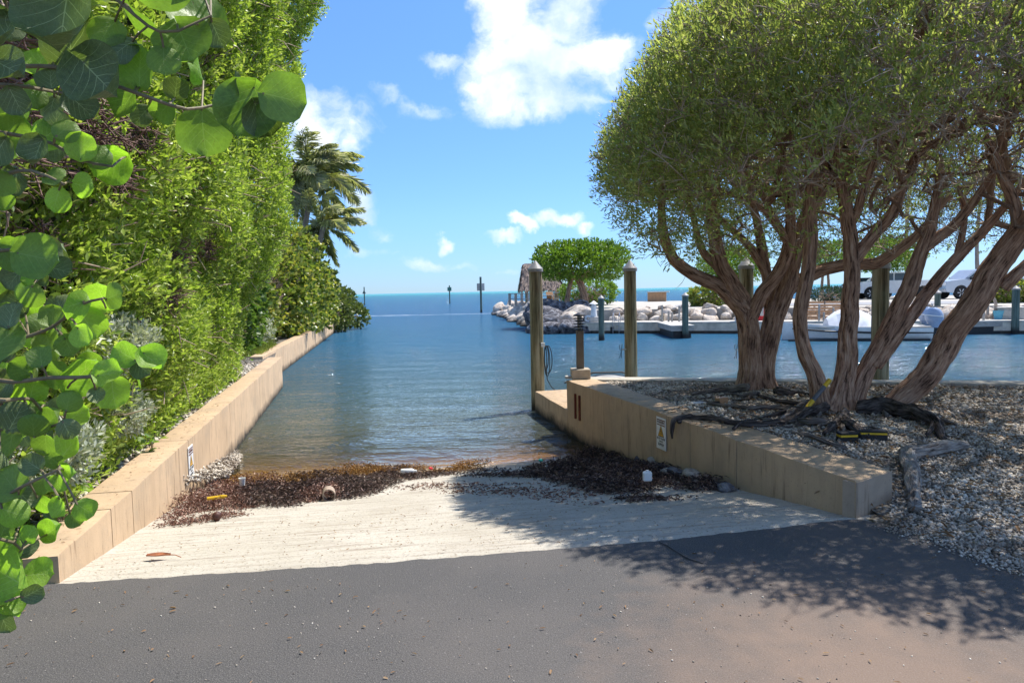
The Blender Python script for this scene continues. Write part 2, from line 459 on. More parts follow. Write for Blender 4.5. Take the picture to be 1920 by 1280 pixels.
def leaf_mat(name, cols, trans=.4, rough=.42, tcol=1.6, patch=.5, spec=.45, under=None):
    t = NT(name); g = t.n('NewGeometry')
    c = t.ramp(g.outputs['Random Per Island'], [(i / max(1, len(cols) - 1), cc) for i, cc in enumerate(cols)])
    pn = t.noise(t.pos(), 1.7, 3); k = t.ramp(pn, [(.3, 1 - patch * .5), (.7, 1 + patch * .25)])
    c = t.mix(1.0, c, k, 'MULTIPLY')
    if under is not None: c = t.mix(g.outputs['Backfacing'], c, under)
    p = t.princ(c, rough, None, spec)
    tr = t.n('BsdfTranslucent'); tcx = t.mix(1.0, c, (1.25 * tcol / 1.6, 1.35 * tcol / 1.6, .55 * tcol / 1.6), 'MULTIPLY')
    t.l(tcx, tr.inputs[0]); ms = t.n('MixShader'); ms.inputs[0].default_value = trans
    t.l(p.outputs[0], ms.inputs[1]); t.l(tr.outputs[0], ms.inputs[2]); t.l(ms.outputs[0], t.out.inputs[0])
    return t.m

# ramp geometry shared by shaders and shapes
E0 = gr(100, 1094, 0); E1 = gr(1607, 971, 0)
_d = (E1 - E0); _d.z = 0; _d.normalize(); RN = Vector((-_d.y, _d.x, 0)); RS = .125
def ramp_z(x, y):
    return -RS * np.maximum(0, (x - E0.x) * RN.x + (y - E0.y) * RN.y)
def rp(px, py, lift=0):
    d = ray(px, py)   # plane z = -RS * n.(p-E0)
    nrm = Vector((RN.x * RS, RN.y * RS, 1)); k = (nrm.dot(Vector((E0.x, E0.y, lift)) - CAM)) / nrm.dot(d)
    return CAM + d * k
WATER = -.58

# bark
def bark_material(name, cols, bs=1.0):
    t = NT(name); v = t.uv((1, 1, 1))
    a = t.noise(t.uv((30, 3.4, 1)), 1, 6, .66, .45); b = t.noise(t.uv((80, 9, 1)), 1, 4, .65, .6); c2 = t.noise(t.pos(), 2.2, 3)
    h = t.math('ADD', t.math('MULTIPLY', a, .75), t.math('MULTIPLY', b, .5))
    col = t.ramp(h, [(.49, cols[0]), (.57, cols[1]), (.66, cols[2]), (.80, cols[3])])
    col = t.mix(t.ramp(c2, [(.5, 0.0), (.75, .4)]), col, cols[4])
    t.princ(col, .92, t.bump(h, 1.0 * bs, .03), .15)
    return t.m
M = {}
M['bark'] = bark_material('bark', [(.045, .026, .018), (.27, .16, .11), (.48, .30, .205), (.64, .47, .35), (.42, .265, .18)])
M['twig'] = simple('twig_bark', (.46, .35, .27), .85, .35, 6, 0)
M['root'] = bark_material('root_bark', [(.03, .024, .02), (.13, .10, .085), (.26, .22, .19), (.46, .41, .36), (.17, .14, .12)])
M['drift'] = bark_material('driftwood', [(.05, .04, .035), (.2, .17, .15), (.34, .31, .28), (.5, .47, .43), (.3, .27, .25)])
M['root_dark'] = bark_material('dark_root', [(.012, .010, .010), (.05, .04, .036), (.12, .10, .09), (.26, .22, .2), (.06, .05, .045)])
M['hedge'] = leaf_mat('hedge_leaf', [(.17, .25, .05), (.27, .38, .07), (.39, .50, .11), (.54, .60, .22)], .5, .32, 1.55)
M['crown'] = leaf_mat('crown_leaf', [(.22, .27, .11), (.31, .37, .14), (.41, .45, .19), (.54, .52, .30)], .56, .34, 1.55)
M['topiary'] = leaf_mat('topiary_leaf', [(.09, .16, .022), (.16, .27, .035), (.23, .34, .05)], .4, .45, 1.7)
M['silver'] = leaf_mat('silver_leaf', [(.34, .38, .29), (.48, .52, .42), (.58, .6, .5)], .25, .6, 1.2, .3)
M['grape_bush'] = leaf_mat('seagrape_bush_leaf', [(.11, .17, .04), (.19, .26, .06), (.32, .35, .09), (.45, .40, .11)], .4, .33, 1.6)
M['grape_green'] = leaf_mat('seagrape_green_leaf', [(.07, .13, .03), (.11, .19, .045), (.16, .24, .06)], .4, .35, 1.7)
M['mangrove'] = leaf_mat('mangrove_leaf', [(.07, .11, .03), (.13, .17, .05), (.22, .25, .09)], .35, .4, 1.5)
M['palm'] = leaf_mat('palm_frond_leaf', [(.34, .36, .18), (.52, .52, .30), (.70, .67, .45)], .55, .42, 1.35)
M['shrub_dark'] = leaf_mat('dark_shrub_leaf', [(.03, .06, .03), (.05, .09, .05)], .3, .5, 1.4)
M['grass'] = leaf_mat('grass_blade', [(.12, .16, .03), (.20, .25, .05), (.26, .30, .07)], .4, .6, 1.5)
M['deadleaf'] = leaf_mat('dead_leaf', [(.16, .08, .035), (.28, .16, .08), (.38, .26, .15)], .2, .7, 1.1)
M['dark_inside'] = simple('painted_inner_shade', (.03, .045, .014), .9, .5, 5, 0)  # near-black green, the hedge's inner shade put into a colour

def concrete(name, col, stain=.5, algae=True):
    t = NT(name); p = t.pos()
    n1 = t.noise(t.pos((1.3, 1.3, 1.3)), 1, 5, .6); n2 = t.noise(t.pos((6, 6, 1.1)), 1, 6, .7, .3); n3 = t.noise(p, 60, 4, .7)
    c = t.ramp(n1, [(.3, tuple(x * .86 for x in col)), (.7, tuple(min(1, x * 1.1) for x in col))])
    c = t.mix(t.ramp(n2, [(.44, 0.0), (.68, .35)]), c, tuple(x * .62 for x in col))
    c = t.mix(t.ramp(t.noise(t.pos((2.2, 2.2, 3)), 1, 6, .7), [(.5, 0.0), (.72, .45)]), c, (.30, .25, .19))
    c = t.mix(t.ramp(t.noise(t.pos((14, 14, 1.6)), 1, 3, .7), [(.57, 0.0), (.70, .6)]), c, (.15, .095, .055))
    c = t.mix(t.ramp(n3, [(.60, 0.0), (.72, .5)]), c, (.12, .09, .07))
    if algae:
        sx = t.n('SeparateXYZ'); t.l(p, sx.inputs[0])
        zz = t.math('ADD', sx.outputs[2], t.math('MULTIPLY', t.math('SUBTRACT', t.noise(t.pos((3, 3, 3)), 1, 5, .7), .5), .28))
        c = t.mix(t.ramp(t.math('ADD', t.math('MULTIPLY', zz, 1.0), 1.0), [(.44, (1., 1., 1.)), (.60, (0., 0., 0.))]), c, (.035, .03, .022))
    h = t.math('ADD', t.math('MULTIPLY', n3, .35), t.math('MULTIPLY', t.noise(t.pos((22, 22, 1.5)), 1, 4, .6), .7))
    t.princ(c, .88, t.bump(h, .55, .008), .2)
    return t.m
M['wall'] = concrete('tan_painted_concrete', (.52, .375, .24))
M['cap'] = concrete('grey_concrete', (.46, .42, .35), algae=False)
M['plaster_end'] = concrete('worn_wall_end', (.44, .34, .25), algae=False)

# asphalt
t = NT('asphalt'); p = t.pos()
n1 = t.noise(p, .55, 4, .6); n2 = t.noise(p, 170, 3, .85); n3 = t.noise(p, 5, 5, .6)
c = t.ramp(n2, [(.34, (.016, .016, .017)), (.50, (.076, .072, .071)), (.62, (.135, .128, .123)), (.70, (.36, .33, .30))])
c = t.mix(t.ramp(n1, [(.42, .0), (.62, .45)]), c, (.13, .115, .105))
c = t.mix(t.ramp(t.noise(p, 48, 3, .7), [(.64, 0.), (.72, .75)]), c, (.26, .245, .23))
c = t.mix(t.ramp(t.noise(t.pos((1, 1, 3)), 34, 4, .75), [(.28, .8), (.40, 0.)]), c, (.02, .02, .022))
sx = t.n('SeparateXYZ'); t.l(p, sx.inputs[0])
# brown tracked-in stain in the middle of the drive, one long shape of its own
dx = t.math('MULTIPLY', t.math('SUBTRACT', sx.outputs[0], 1.5), .75); dy = t.math('MULTIPLY', t.math('SUBTRACT', sx.outputs[1], 2.6), .55)
rad = t.math('SQRT', t.math('ADD', t.math('MULTIPLY', dx, dx), t.math('MULTIPLY', dy, dy)))
rad = t.math('ADD', rad, t.math('MULTIPLY', t.math('SUBTRACT', n3, .5), .9))
c = t.mix(t.ramp(rad, [(.25, .65), (1.1, .0)]), c, (.24, .165, .12))
vor = t.n('TexVoronoi'); t.l(p, vor.inputs['Vector']); vor.inputs['Scale'].default_value = 95
h = t.math('ADD', t.math('MULTIPLY', vor.outputs['Distance'], -.8), t.math('MULTIPLY', n2, .8))
t.princ(c, .82, t.bump(h, .5, .003), .35); M['asphalt'] = t.m
# concrete ramp with rough grooves that run across it
t = NT('ramp_concrete'); p = t.pos()
dd = t.vmath('DOT_PRODUCT', t.vmath('SUBTRACT', p, (E0.x, E0.y, 0)), (RN.x, RN.y, 0))
al = t.vmath('DOT_PRODUCT', p, (_d.x, _d.y, 0))
cb = t.n('CombineXYZ'); t.l(t.math('MULTIPLY', al, 1.0), cb.inputs[0]); t.l(t.math('MULTIPLY', dd, 15), cb.inputs[1])
g1 = t.noise(cb.outputs[0], 1.3, 6, .7, .3); n1 = t.noise(p, 1.1, 5, .6); n2 = t.noise(p, 55, 4, .7); n3 = t.noise(p, 13, 4, .6)
c = t.ramp(n1, [(.3, (.43, .39, .32)), (.7, (.54, .50, .43))])
c = t.mix(t.ramp(g1, [(.36, .7), (.5, 0.)]), c, (.28, .225, .175))
c = t.mix(t.ramp(n2, [(.57, 0.), (.66, .9)]), c, (.17, .13, .09))
c = t.mix(t.ramp(n3, [(.62, 0.), (.70, .6)]), c, (.34, .28, .21))
wet = t.math('ADD', dd, t.math('MULTIPLY', t.math('SUBTRACT', n1, .5), 1.0))
wetf = t.ramp(t.math('MULTIPLY', wet, .1), [(.40, (0., 0., 0.)), (.47, (1., 1., 1.))])
c = t.mix(wetf, c, (.36, .23, .10))
t.princ(c, t.ramp(wetf, [(0, .9), (1, .45)]), t.bump(t.math('ADD', t.math('MULTIPLY', g1, 1.2), t.math('MULTIPLY', n2, .6)), .7, .012), .35); M['ramp'] = t.m
# gravel bed
t = NT('gravel_bed'); p = t.pos(); vor = t.n('TexVoronoi'); t.l(p, vor.inputs['Vector']); vor.inputs['Scale'].default_value = 26
c = t.mix(1.0, t.ramp(vor.outputs['Color'], [(.1, (.22, .20, .17)), (.9, (.52, .49, .43))]), t.ramp(vor.outputs['Distance'], [(.1, 1.0), (.6, .25)]), 'MULTIPLY')
c = t.mix(t.ramp(t.noise(p, .9, 4, .6), [(.45, 0.), (.68, .7)]), c, (.10, .075, .055))
t.princ(c, .95, t.bump(t.math('MULTIPLY', vor.outputs['Distance'], -1), .9, .03), .2); M['gravel_bed'] = t.m
t = NT('pebble'); g = t.n('NewGeometry')
c = t.ramp(g.outputs['Random Per Island'], [(0, (.17, .14, .11)), (.25, (.36, .31, .25)), (.6, (.56, .50, .42)), (1, (.74, .68, .58))])
c = t.mix(t.ramp(t.noise(t.pos(), 1.3, 4, .6), [(.42, 0.), (.62, .7)]), c, (.17, .125, .09))
t.princ(c, .85, None, .3); M['pebble'] = t.m
t = NT('rock'); p = t.pos(); n1 = t.noise(p, 3.2, 6, .65, .4); n2 = t.noise(p, 16, 5, .7)
oi = t.n('ObjectInfo')
c = t.ramp(n1, [(.3, (.30, .25, .20)), (.48, (.58, .51, .43)), (.7, (.80, .75, .68))])
c = t.mix(t.ramp(oi.outputs['Random'], [(0, 0.), (1, .35)]), c, (.55, .42, .33))
c = t.mix(t.ramp(n2, [(.56, 0.), (.68, .7)]), c, (.14, .11, .10))
sx = t.n('SeparateXYZ'); t.l(p, sx.inputs[0])
zz = t.math('ADD', sx.outputs[2], t.math('MULTIPLY', t.math('SUBTRACT', n1, .5), .5))
c = t.mix(t.ramp(t.math('ADD', zz, 1.0), [(.50, (1., 1., 1.)), (.82, (0., 0., 0.))]), c, (.045, .04, .035))
t.princ(c, .9, t.bump(t.math('ADD', n1, t.math('MULTIPLY', n2, .5)), .9, .09), .25); M['rock'] = t.m
t = NT('dark_rock'); p = t.pos(); n1 = t.noise(p, 4.2, 6, .7, .5); n2 = t.noise(p, 16, 5, .7)
c = t.ramp(n1, [(.36, (.035, .033, .035)), (.5, (.14, .135, .15)), (.66, (.42, .42, .44))])
t.princ(c, .9, t.bump(t.math('ADD', n1, t.math('MULTIPLY', n2, .5)), 1, .12), .25); M['dark_rock'] = t.m

# piling wood
t = NT('piling_wood'); p = t.obj((1, 1, 1)); n1 = t.noise(t.obj((14, 14, .8)), 1, 6, .65, .4); n2 = t.noise(t.obj((60, 60, 2.5)), 1, 4, .6); n3 = t.noise(p, 2, 3)
c = t.ramp(n1, [(.38, (.07, .052, .03)), (.48, (.24, .19, .11)), (.62, (.44, .38, .26))])
c = t.mix(t.ramp(n3, [(.4, 0.), (.7, .45)]), c, (.26, .28, .17))
sx = t.n('SeparateXYZ'); t.l(t.pos(), sx.inputs[0])
zz = t.math('ADD', sx.outputs[2], t.math('MULTIPLY', t.math('SUBTRACT', n1, .5), .3))
c = t.mix(t.ramp(t.math('ADD', zz, 1.0), [(.50, (1., 1., 1.)), (.72, (0., 0., 0.))]), c, (.04, .035, .03))
t.princ(c, .88, t.bump(t.math('ADD', n1, t.math('MULTIPLY', n2, .4)), .7, .02), .2); M['piling'] = t.m
t = NT('piling_wood_green'); n1 = t.noise(t.obj((14, 14, .8)), 1, 6, .65, .4)
c = t.ramp(n1, [(.3, (.045, .065, .055)), (.7, (.16, .21, .18))]); sx = t.n('SeparateXYZ'); t.l(t.pos(), sx.inputs[0])
c = t.mix(t.ramp(t.math('ADD', sx.outputs[2], 1.0), [(.55, (1., 1., 1.)), (.75, (0., 0., 0.))]), c, (.03, .03, .028))
t.princ(c, .85, t.bump(n1, .6, .02), .2); M['piling_green'] = t.m
M['capmetal'] = simple('grey_plastic_cap', (.30, .29, .28), .5, .12, 6, .1)
M['white'] = simple('white_paint', (.78, .78, .76), .45, .06, 5, .05)
M['offwhite'] = simple('weathered_white', (.50, .47, .42), .6, .15, 6, .1)
M['greywood'] = simple('weathered_deck_wood', (.40, .37, .33), .85, .25, 5, .4, stretch=(1, 1, 6))
M['darkwood'] = simple('dark_wet_wood', (.10, .085, .07), .8, .3, 5, .4, stretch=(1, 1, .3))
M['brownpost'] = simple('brown_painted_metal', (.16, .125, .085), .6, .1, 8, .05)
M['blocktan'] = simple('tan_block', (.42, .35, .26), .85, .12, 12, .3)
M['black'] = simple('black_plastic', (.02, .02, .022), .45, .2, 10, .05)
M['yellow'] = simple('yellow_plastic', (.75, .48, .03), .5, .1, 10, .05)
M['red'] = simple('red_plastic', (.62, .03, .03), .5, .1, 10, .05)
M['blue'] = simple('light_blue_plastic', (.12, .42, .55), .5, .1, 10, .05)
M['teal'] = simple('teal_plastic', (.05, .5, .42), .5, .1, 10, .05)
M['thatch'] = simple('palm_thatch', (.40, .31, .26), .95, .4, 5, .9, .05, stretch=(6, 6, 1))
M['rope'] = simple('dark_rope', (.06, .07, .08), .9, .3, 20, .3)
M['glass'] = simple('car_glass', (.03, .05, .07), .08, .2, 3, 0, spec=.8)
M['chrome'] = simple('wheel_alloy', (.5, .5, .52), .3, .1, 3, 0, metal=.8)
M['tyre'] = simple('tyre_rubber', (.02, .02, .02), .8, .1, 8, .1)
M['silverpaint'] = simple('silver_car_paint', (.50, .54, .60), .25, .04, 3, 0, metal=.4, spec=.6)
M['cowl'] = simple('grey_blue_motor_cowl', (.30, .38, .52), .2, .1, 3, 0, spec=.7)
M['tarp'] = simple('pale_boat_cover', (.62, .65, .70), .75, .08, 4, .3)
M['palmtrunk'] = simple('palm_trunk', (.30, .25, .21), .9, .2, 5, .6, .03, stretch=(1, 1, 5))
M['land'] = simple('coral_sand_ground', (.45, .42, .37), .95, .12, 1.2, .4)
M['roadgrey'] = simple('grey_road', (.30, .30, .31), .9, .1, 2, .2)
M['orange'] = simple('varnished_orange_wood', (.55, .30, .15), .6, .15, 6, .1, stretch=(1, 1, 4))
t = NT('seaweed_dark'); g = t.n('NewGeometry')
t.princ(t.ramp(g.outputs['Random Per Island'], [(0, (.035, .025, .023)), (.5, (.13, .085, .072)), (.8, (.27, .18, .15)), (1, (.5, .39, .32))]), .65, None, .4); M['weed'] = t.m
t = NT('seaweed_gold'); g = t.n('NewGeometry')
t.princ(t.ramp(g.outputs['Random Per Island'], [(0, (.16, .07, .012)), (.6, (.34, .17, .03)), (1, (.5, .3, .08))]), .55, None, .4); M['weedgold'] = t.m
t = NT('seaweed_red'); g = t.n('NewGeometry')
t.princ(t.ramp(g.outputs['Random Per Island'], [(0, (.09, .04, .032)), (.5, (.28, .14, .10)), (1, (.6, .42, .34))]), .8, None, .3); M['weedred'] = t.m

# water: fresnel mirror over a body that is clear where the ramp shelves and blue-green where deep
t = NT('sea_water'); p = t.pos()
sx = t.n('SeparateXYZ'); t.l(p, sx.inputs[0]); X, Yc = sx.outputs[0], sx.outputs[1]
w1 = t.noise(t.pos((.55, 1.25, 1)), 1.0, 5, .6, .5); w2 = t.noise(t.pos((2.8, 6.4, 1)), 1.0, 3, .55, .6); w3 = t.noise(t.pos((.14, .32, 1)), 1, 3, .5)
w4 = t.noise(t.pos((10, 24, 1)), 1, 2, .5)
calm = t.ramp(t.math('MULTIPLY', Yc, .01), [(.09, .2), (.16, .42), (.32, .9)])
h = t.math('ADD', t.math('ADD', t.math('MULTIPLY', w1, 2.6), t.math('MULTIPLY', w2, .5)), t.math('ADD', t.math('MULTIPLY', w3, 2.2), t.math('MULTIPLY', w4, .07)))
h = t.math('MULTIPLY', h, calm)
nb = t.bump(h, 1.0, .42)
lw = t.n('Fresnel'); lw.inputs[0].default_value = 1.33; t.l(nb, lw.inputs['Normal'])
gl = t.n('BsdfGlossy'); gl.inputs['Roughness'].default_value = .06; gl.inputs[0].default_value = (1, 1, 1, 1); t.l(nb, gl.inputs['Normal'])
dd = t.vmath('DOT_PRODUCT', t.vmath('SUBTRACT', p, (E0.x, E0.y, 0)), (RN.x, RN.y, 0))
deepf = t.ramp(t.math('MULTIPLY', dd, .05), [(.235, (.0, .0, .0)), (.30, (.55, .55, .55)), (.42, (1., 1., 1.))])
bc = t.ramp(t.math('MULTIPLY', Yc, .001), [(.009, (.09, .075, .03)), (.014, (.045, .075, .075)), (.03, (.022, .085, .15)), (.08, (.016, .075, .16)), (.25, (.018, .10, .18)), (.7, (.02, .16, .20)), (1.0, (.03, .26, .27))])
foam_n = t.noise(t.pos((.6, 2.2, 1)), 1, 5, .7)
band = t.ramp(t.math('MULTIPLY', t.math('ABSOLUTE', t.math('SUBTRACT', Yc, t.math('ADD', 73.0, t.math('MULTIPLY', t.math('SUBTRACT', w3, .5), 3.0)))), .2), [(.0, 1.0), (.45, .0)])
xm = t.ramp(t.math('MULTIPLY', t.math('ADD', X, 25), .02), [(.05, 0.), (.12, 1.), (.5, 1.), (.6, .3)])
foam = t.math('MULTIPLY', t.ramp(t.math('ADD', foam_n, t.math('MULTIPLY', band, .26)), [(.68, 0.), (.84, .6)]), t.math('MULTIPLY', t.math('GREATER_THAN', band, .01), xm))
bc2 = t.mix(foam, bc, (.75, .78, .8))
df = t.n('BsdfDiffuse'); t.l(bc2, df.inputs[0])
tr = t.n('BsdfTransparent'); tr.inputs[0].default_value = (.80, .72, .52, 1)
ms1 = t.n('MixShader'); t.l(deepf, ms1.inputs[0]); t.l(tr.outputs[0], ms1.inputs[1]); t.l(df.outputs[0], ms1.inputs[2])
fr = t.math('MULTIPLY', lw.outputs[0], t.math('SUBTRACT', 1.0, foam), clamp=True)
ms2 = t.n('MixShader'); t.l(fr, ms2.inputs[0]); t.l(ms1.outputs[0], ms2.inputs[1]); t.l(gl.outputs[0], ms2.inputs[2])
t.l(ms2.outputs[0], t.out.inputs[0]); M['water'] = t.m

# big round leaf with pale veins (uv: u along the midrib 0..1, v -1..1)
def vein_leaf(name, c1, c2, trans, vein, rough=.42):
    t = NT(name); tcn = t.n('TexCoord'); sx = t.n('SeparateXYZ'); t.l(tcn.outputs['UV'], sx.inputs[0])
    u, v = sx.outputs[0], t.math('ABSOLUTE', sx.outputs[1])
    oi = t.n('ObjectInfo')
    mid = t.math('LESS_THAN', v, t.math('MULTIPLY', t.math('SUBTRACT', 1.08, u), .030))
    k = t.math('SUBTRACT', u, t.math('MULTIPLY', v, .62))
    k = t.math('ADD', k, t.math('MULTIPLY', t.math('MULTIPLY', v, v), .12))
    fr = t.math('FRACT', t.math('MULTIPLY', t.math('ADD', k, .62), 5.2))
    side = t.math('LESS_THAN', t.math('ABSOLUTE', t.math('SUBTRACT', fr, .5)), t.math('MULTIPLY', t.math('SUBTRACT', 1.05, v), .045))
    vn = t.math('MAXIMUM', mid, side)
    net = t.n('TexVoronoi', feature='DISTANCE_TO_EDGE'); t.l(t.uv((11, 9, 1)), net.inputs['Vector']); net.inputs['Scale'].default_value = 1.4
    netf = t.ramp(net.outputs['Distance'], [(.0, .22), (.06, 0.)])
    n1 = t.noise(t.obj(), 14, 4)
    c = t.mix(oi.outputs['Random'], c1, c2); c = t.mix(t.ramp(n1, [(.35, 0.), (.75, .45)]), c, tuple(x * 1.5 for x in c2))
    c = t.mix(t.math('MAXIMUM', t.math('MULTIPLY', vn, .95), netf), c, vein)
    c = t.mix(t.ramp(t.noise(t.obj(), 33, 3), [(.66, 0.), (.72, .8)]), c, (.16, .085, .035))
    b = t.bump(t.math('ADD', t.math('MULTIPLY', vn, -.6), n1), .45, .006)
    p = t.princ(c, rough, b, .5)
    tr = t.n('BsdfTranslucent'); t.l(t.mix(1.0, c, (1.6, 1.9, .5), 'MULTIPLY'), tr.inputs[0]); ms = t.n('MixShader'); ms.inputs[0].default_value = trans
    t.l(p.outputs[0], ms.inputs[1]); t.l(tr.outputs[0], ms.inputs[2]); t.l(ms.outputs[0], t.out.inputs[0]); return t.m
M['sg_dark'] = vein_leaf('seagrape_dark', (.085, .12, .05), (.13, .17, .065), .2, (.34, .40, .22))  # dark, mid and bright copies put leaf shade and lit translucency into colour
M['sg_mid'] = vein_leaf('seagrape_mid', (.11, .18, .04), (.18, .27, .06), .42, (.24, .34, .12))
M['sg_bright'] = vein_leaf('seagrape_bright', (.19, .33, .05), (.29, .43, .08), .5, (.38, .50, .2))
# ================================================================== SETTING
def sheet(name, poly, z, mat, kind='structure', zf=None, parent=None):
    bm = bmesh.new(); vs = [bm.verts.new((p[0], p[1], z if zf is None else zf(p[0], p[1]))) for p in poly]
    f = bm.faces.new(vs); bm.normal_update()
    if f.normal.z < 0: f.normal_flip()
    me = bpy.data.meshes.new(name); bm.to_mesh(me); bm.free()
    o = link(name, me, mat, parent)
    if parent is None: tag(o, kind=kind)
    return o
tag(sheet('sea', [(-25000, -40), (25000, -40), (25000, 30000), (-25000, 30000)], WATER, M['water']), 'blue rippled sea water of the canal and marina running out to a turquoise horizon')

# left seawall, inner top edge
ZL = .15
LA = gr(108, 1042, ZL); LB = gr(521, 675, ZL)
ld = (LB - LA); ld.z = 0; LLEN = ld.length; ld.normalize(); ln_ = Vector((-ld.y, ld.x, 0))     # to the left (away from the ramp)
if ln_.x > 0: ln_ = -ln_
L2A = gr(527, 650, ZL); L2B = gr(627, 601, .1); l2d = (L2B - L2A).normalized()
L2A = L2A - l2d * 3.2
l2n = Vector((-l2d.y, l2d.x, 0)); l2n = l2n if l2n.x < 0 else -l2n
# right wall
ZR = .25
RA = gr(1605, 902, ZR); RAo = gr(1672, 880, ZR); RB = gr(1063, 712, ZR)
rd = (RB - RA); rd.z = 0; RLEN = rd.length; rd.normalize(); rn = Vector((-rd.y, rd.x, 0)); rn = rn if rn.x > 0 else -rn
RBo = RB + rn * .42
# marina cap behind the trees
CA = gr(1085, 711, .24); CB = gr(1925, 719.5, .24); cd = (CB - CA); cd.z = 0; cd.normalize(); CB2 = CA + cd * 24
cn = Vector((-cd.y, cd.x, 0)); cn = cn if cn.y > 0 else -cn

def xy(v): return (v.x, v.y)
asph = [xy(gr(100, 1094)), xy(gr(640, 1060)), xy(gr(900, 1040)), xy(gr(1240, 1012)), xy(gr(1607, 972)), xy(gr(1668, 985)), xy(gr(1745, 1003)), xy(gr(1830, 1035)), xy(gr(1925, 1070)),
        (3.2, 3.2), (3.7, 1.8), (4.3, 0), (5, -6), (5, -14), (-14, -14), (-14, 3.9), (-3.2, 4.05)]
rag = random.Random(3); A2 = []
for i in range(len(asph)):       # ragged edge
    a, b = Vector(asph[i]), Vector(asph[(i + 1) % len(asph)]); n = max(1, int((b - a).length / .05)) if i < 9 else 1
    for k in range(n):
        q = a.lerp(b, k / n); A2.append((q.x + (rag.uniform(-.006, .006) if n > 1 else 0), q.y + ((rag.uniform(-.010, .010) + .03 * (float(fbm(np.array([[q.x * 4, q.y * 4, 1.]]), 3)[0]) - .5)) if n > 1 else 0)))
tag(sheet('asphalt_drive', A2, 0.0, M['asphalt']), 'dark asphalt drive leading to the boat ramp')
tag(sheet('ground', [(-400, -400), (400, -400), (400, -13.9), (5, -13.9), (5, -6), (4.3, 0), (9, 2.5), (60, 2.5), (60, -13.8), (-14.1, -13.8), (-14.1, 3.9), (-400, 3.9)], -.03, M['gravel_bed']), 'pale gravel ground around the drive')
# ramp: a fine grid so its surface is not dead flat
def grid(name, x0, x1, y0, y1, nx, ny, zf, mat):
    xs, ys = np.meshgrid(np.linspace(x0, x1, nx), np.linspace(y0, y1, ny)); z = zf(xs, ys)
    V = np.stack([xs, ys, z], -1).reshape(-1, 3); i = np.arange(ny - 1)[:, None] * nx + np.arange(nx - 1)[None]
    return tag(link(name, np_mesh(name, V, np.stack([i, i + 1, i + nx + 1, i + nx], -1).reshape(-1, 4), 4, smooth=True), mat), kind='structure')
def rampf(x, y):
    d = (x - E0.x) * RN.x + (y - E0.y) * RN.y
    return np.where(d < 0, d * .2 - .006, ramp_z(x, y)) + (fbm(np.stack([x * 1.5, y * 5, x * 0], -1), 3) - .5) * .012 - .004
tag(grid('boat_ramp', -6.2, 2.75, 3.6, 17, 110, 170, rampf, M['ramp']), 'pale grooved concrete boat ramp sloping into the water')

def gz(x, y):
    t = np.clip((y - .05 * x - 4.5) / 2.4, 0, 1); t = t * t * (3 - 2 * t)
    return .21 * t
def grnd(x, y):
    return gz(x, y) + (fbm(np.stack([x * .9, y * .9, x * 0], -1), 3, 4) - .5) * .07 * np.clip((y - 5) / 2, 0, 1)
rg = [(3.6, 1.6), xy(gr(1925, 1071)), xy(gr(1830, 1036)), xy(gr(1745, 1004)), xy(gr(1668, 986)), xy(RAo + rn * -.1 + rd * .15), xy(RBo - rn * .2), xy(CA + cn * .02), xy(CA + cd * 14 + cn * .02), (16, 1.6)]
# build gravel ground as clipped grid
def gravel_ground():
    xs, ys = np.meshgrid(np.linspace(.6, 17, 200), np.linspace(1.4, 11.6, 130)); X = xs.ravel(); Yy = ys.ravel()
    keep = in_poly(X, Yy, rg); idx = -np.ones(len(X), int); 
    i = (np.arange(129)[:, None] * 200 + np.arange(199)[None]).reshape(-1)
    q = np.stack([i, i + 1, i + 201, i + 200], -1); q = q[keep[q].any(1)]
    used = np.unique(q); idx[used] = np.arange(len(used))
    z = grnd(X, Yy)
    # cells that stick out over the drive are tucked just under it
    d = np.ones(len(X), bool); z = np.where(in_poly(X, Yy, asph), -.02, z)
    V = np.stack([X, Yy, z], -1)[used]
    return link('gravel_ground', np_mesh('gravel_ground', V, idx[q], 4, smooth=True), M['gravel_bed'])
tag(gravel_ground(), 'pale gravel ground under the trees', kind='structure')
rng = np.random.default_rng(11)
def peb_region(poly, n, zf, szl, szh, name, label, sub=1, seed=1):
    x, y = scatter(poly, n, rng); s = rng.uniform(szl, szh, n) * rng.choice([1, 1, 1, 1.5], n)
    o = pebbles(name, np.stack([x, y, zf(x, y) + s * .25], 1), s, M['pebble'], sub=sub, seed=seed)
    return tag(o, label, 'gravel', kind='stuff')
near = [p for p in rg if True]
clip_y = lambda poly, y0, y1: [(x, min(max(y, y0), y1)) for x, y in poly]
nearp = [xy(gr(1925, 1068)), xy(gr(1830, 1033)), xy(gr(1745, 1001)), xy(gr(1668, 983)), xy(RAo), xy(RAo + rd * 2.0), (5.6, 7.4), (5.0, 3.6), (3.3, 3.5)]
peb_region(nearp, 24000, grnd, .009, .019, 'gravel', 'pale pebbles lying beside the end of the right wall', 0, 2)
farp = [xy(RAo + rd * 1.8), xy(RBo - rn * .05), xy(CA), xy(CA + cd * 9), (9, 5.5), (5.4, 6.8)]
peb_region(farp, 24000, grnd, .013, .027, 'gravel', 'pale pebbles spread under the trees back to the marina edge', 0, 3)

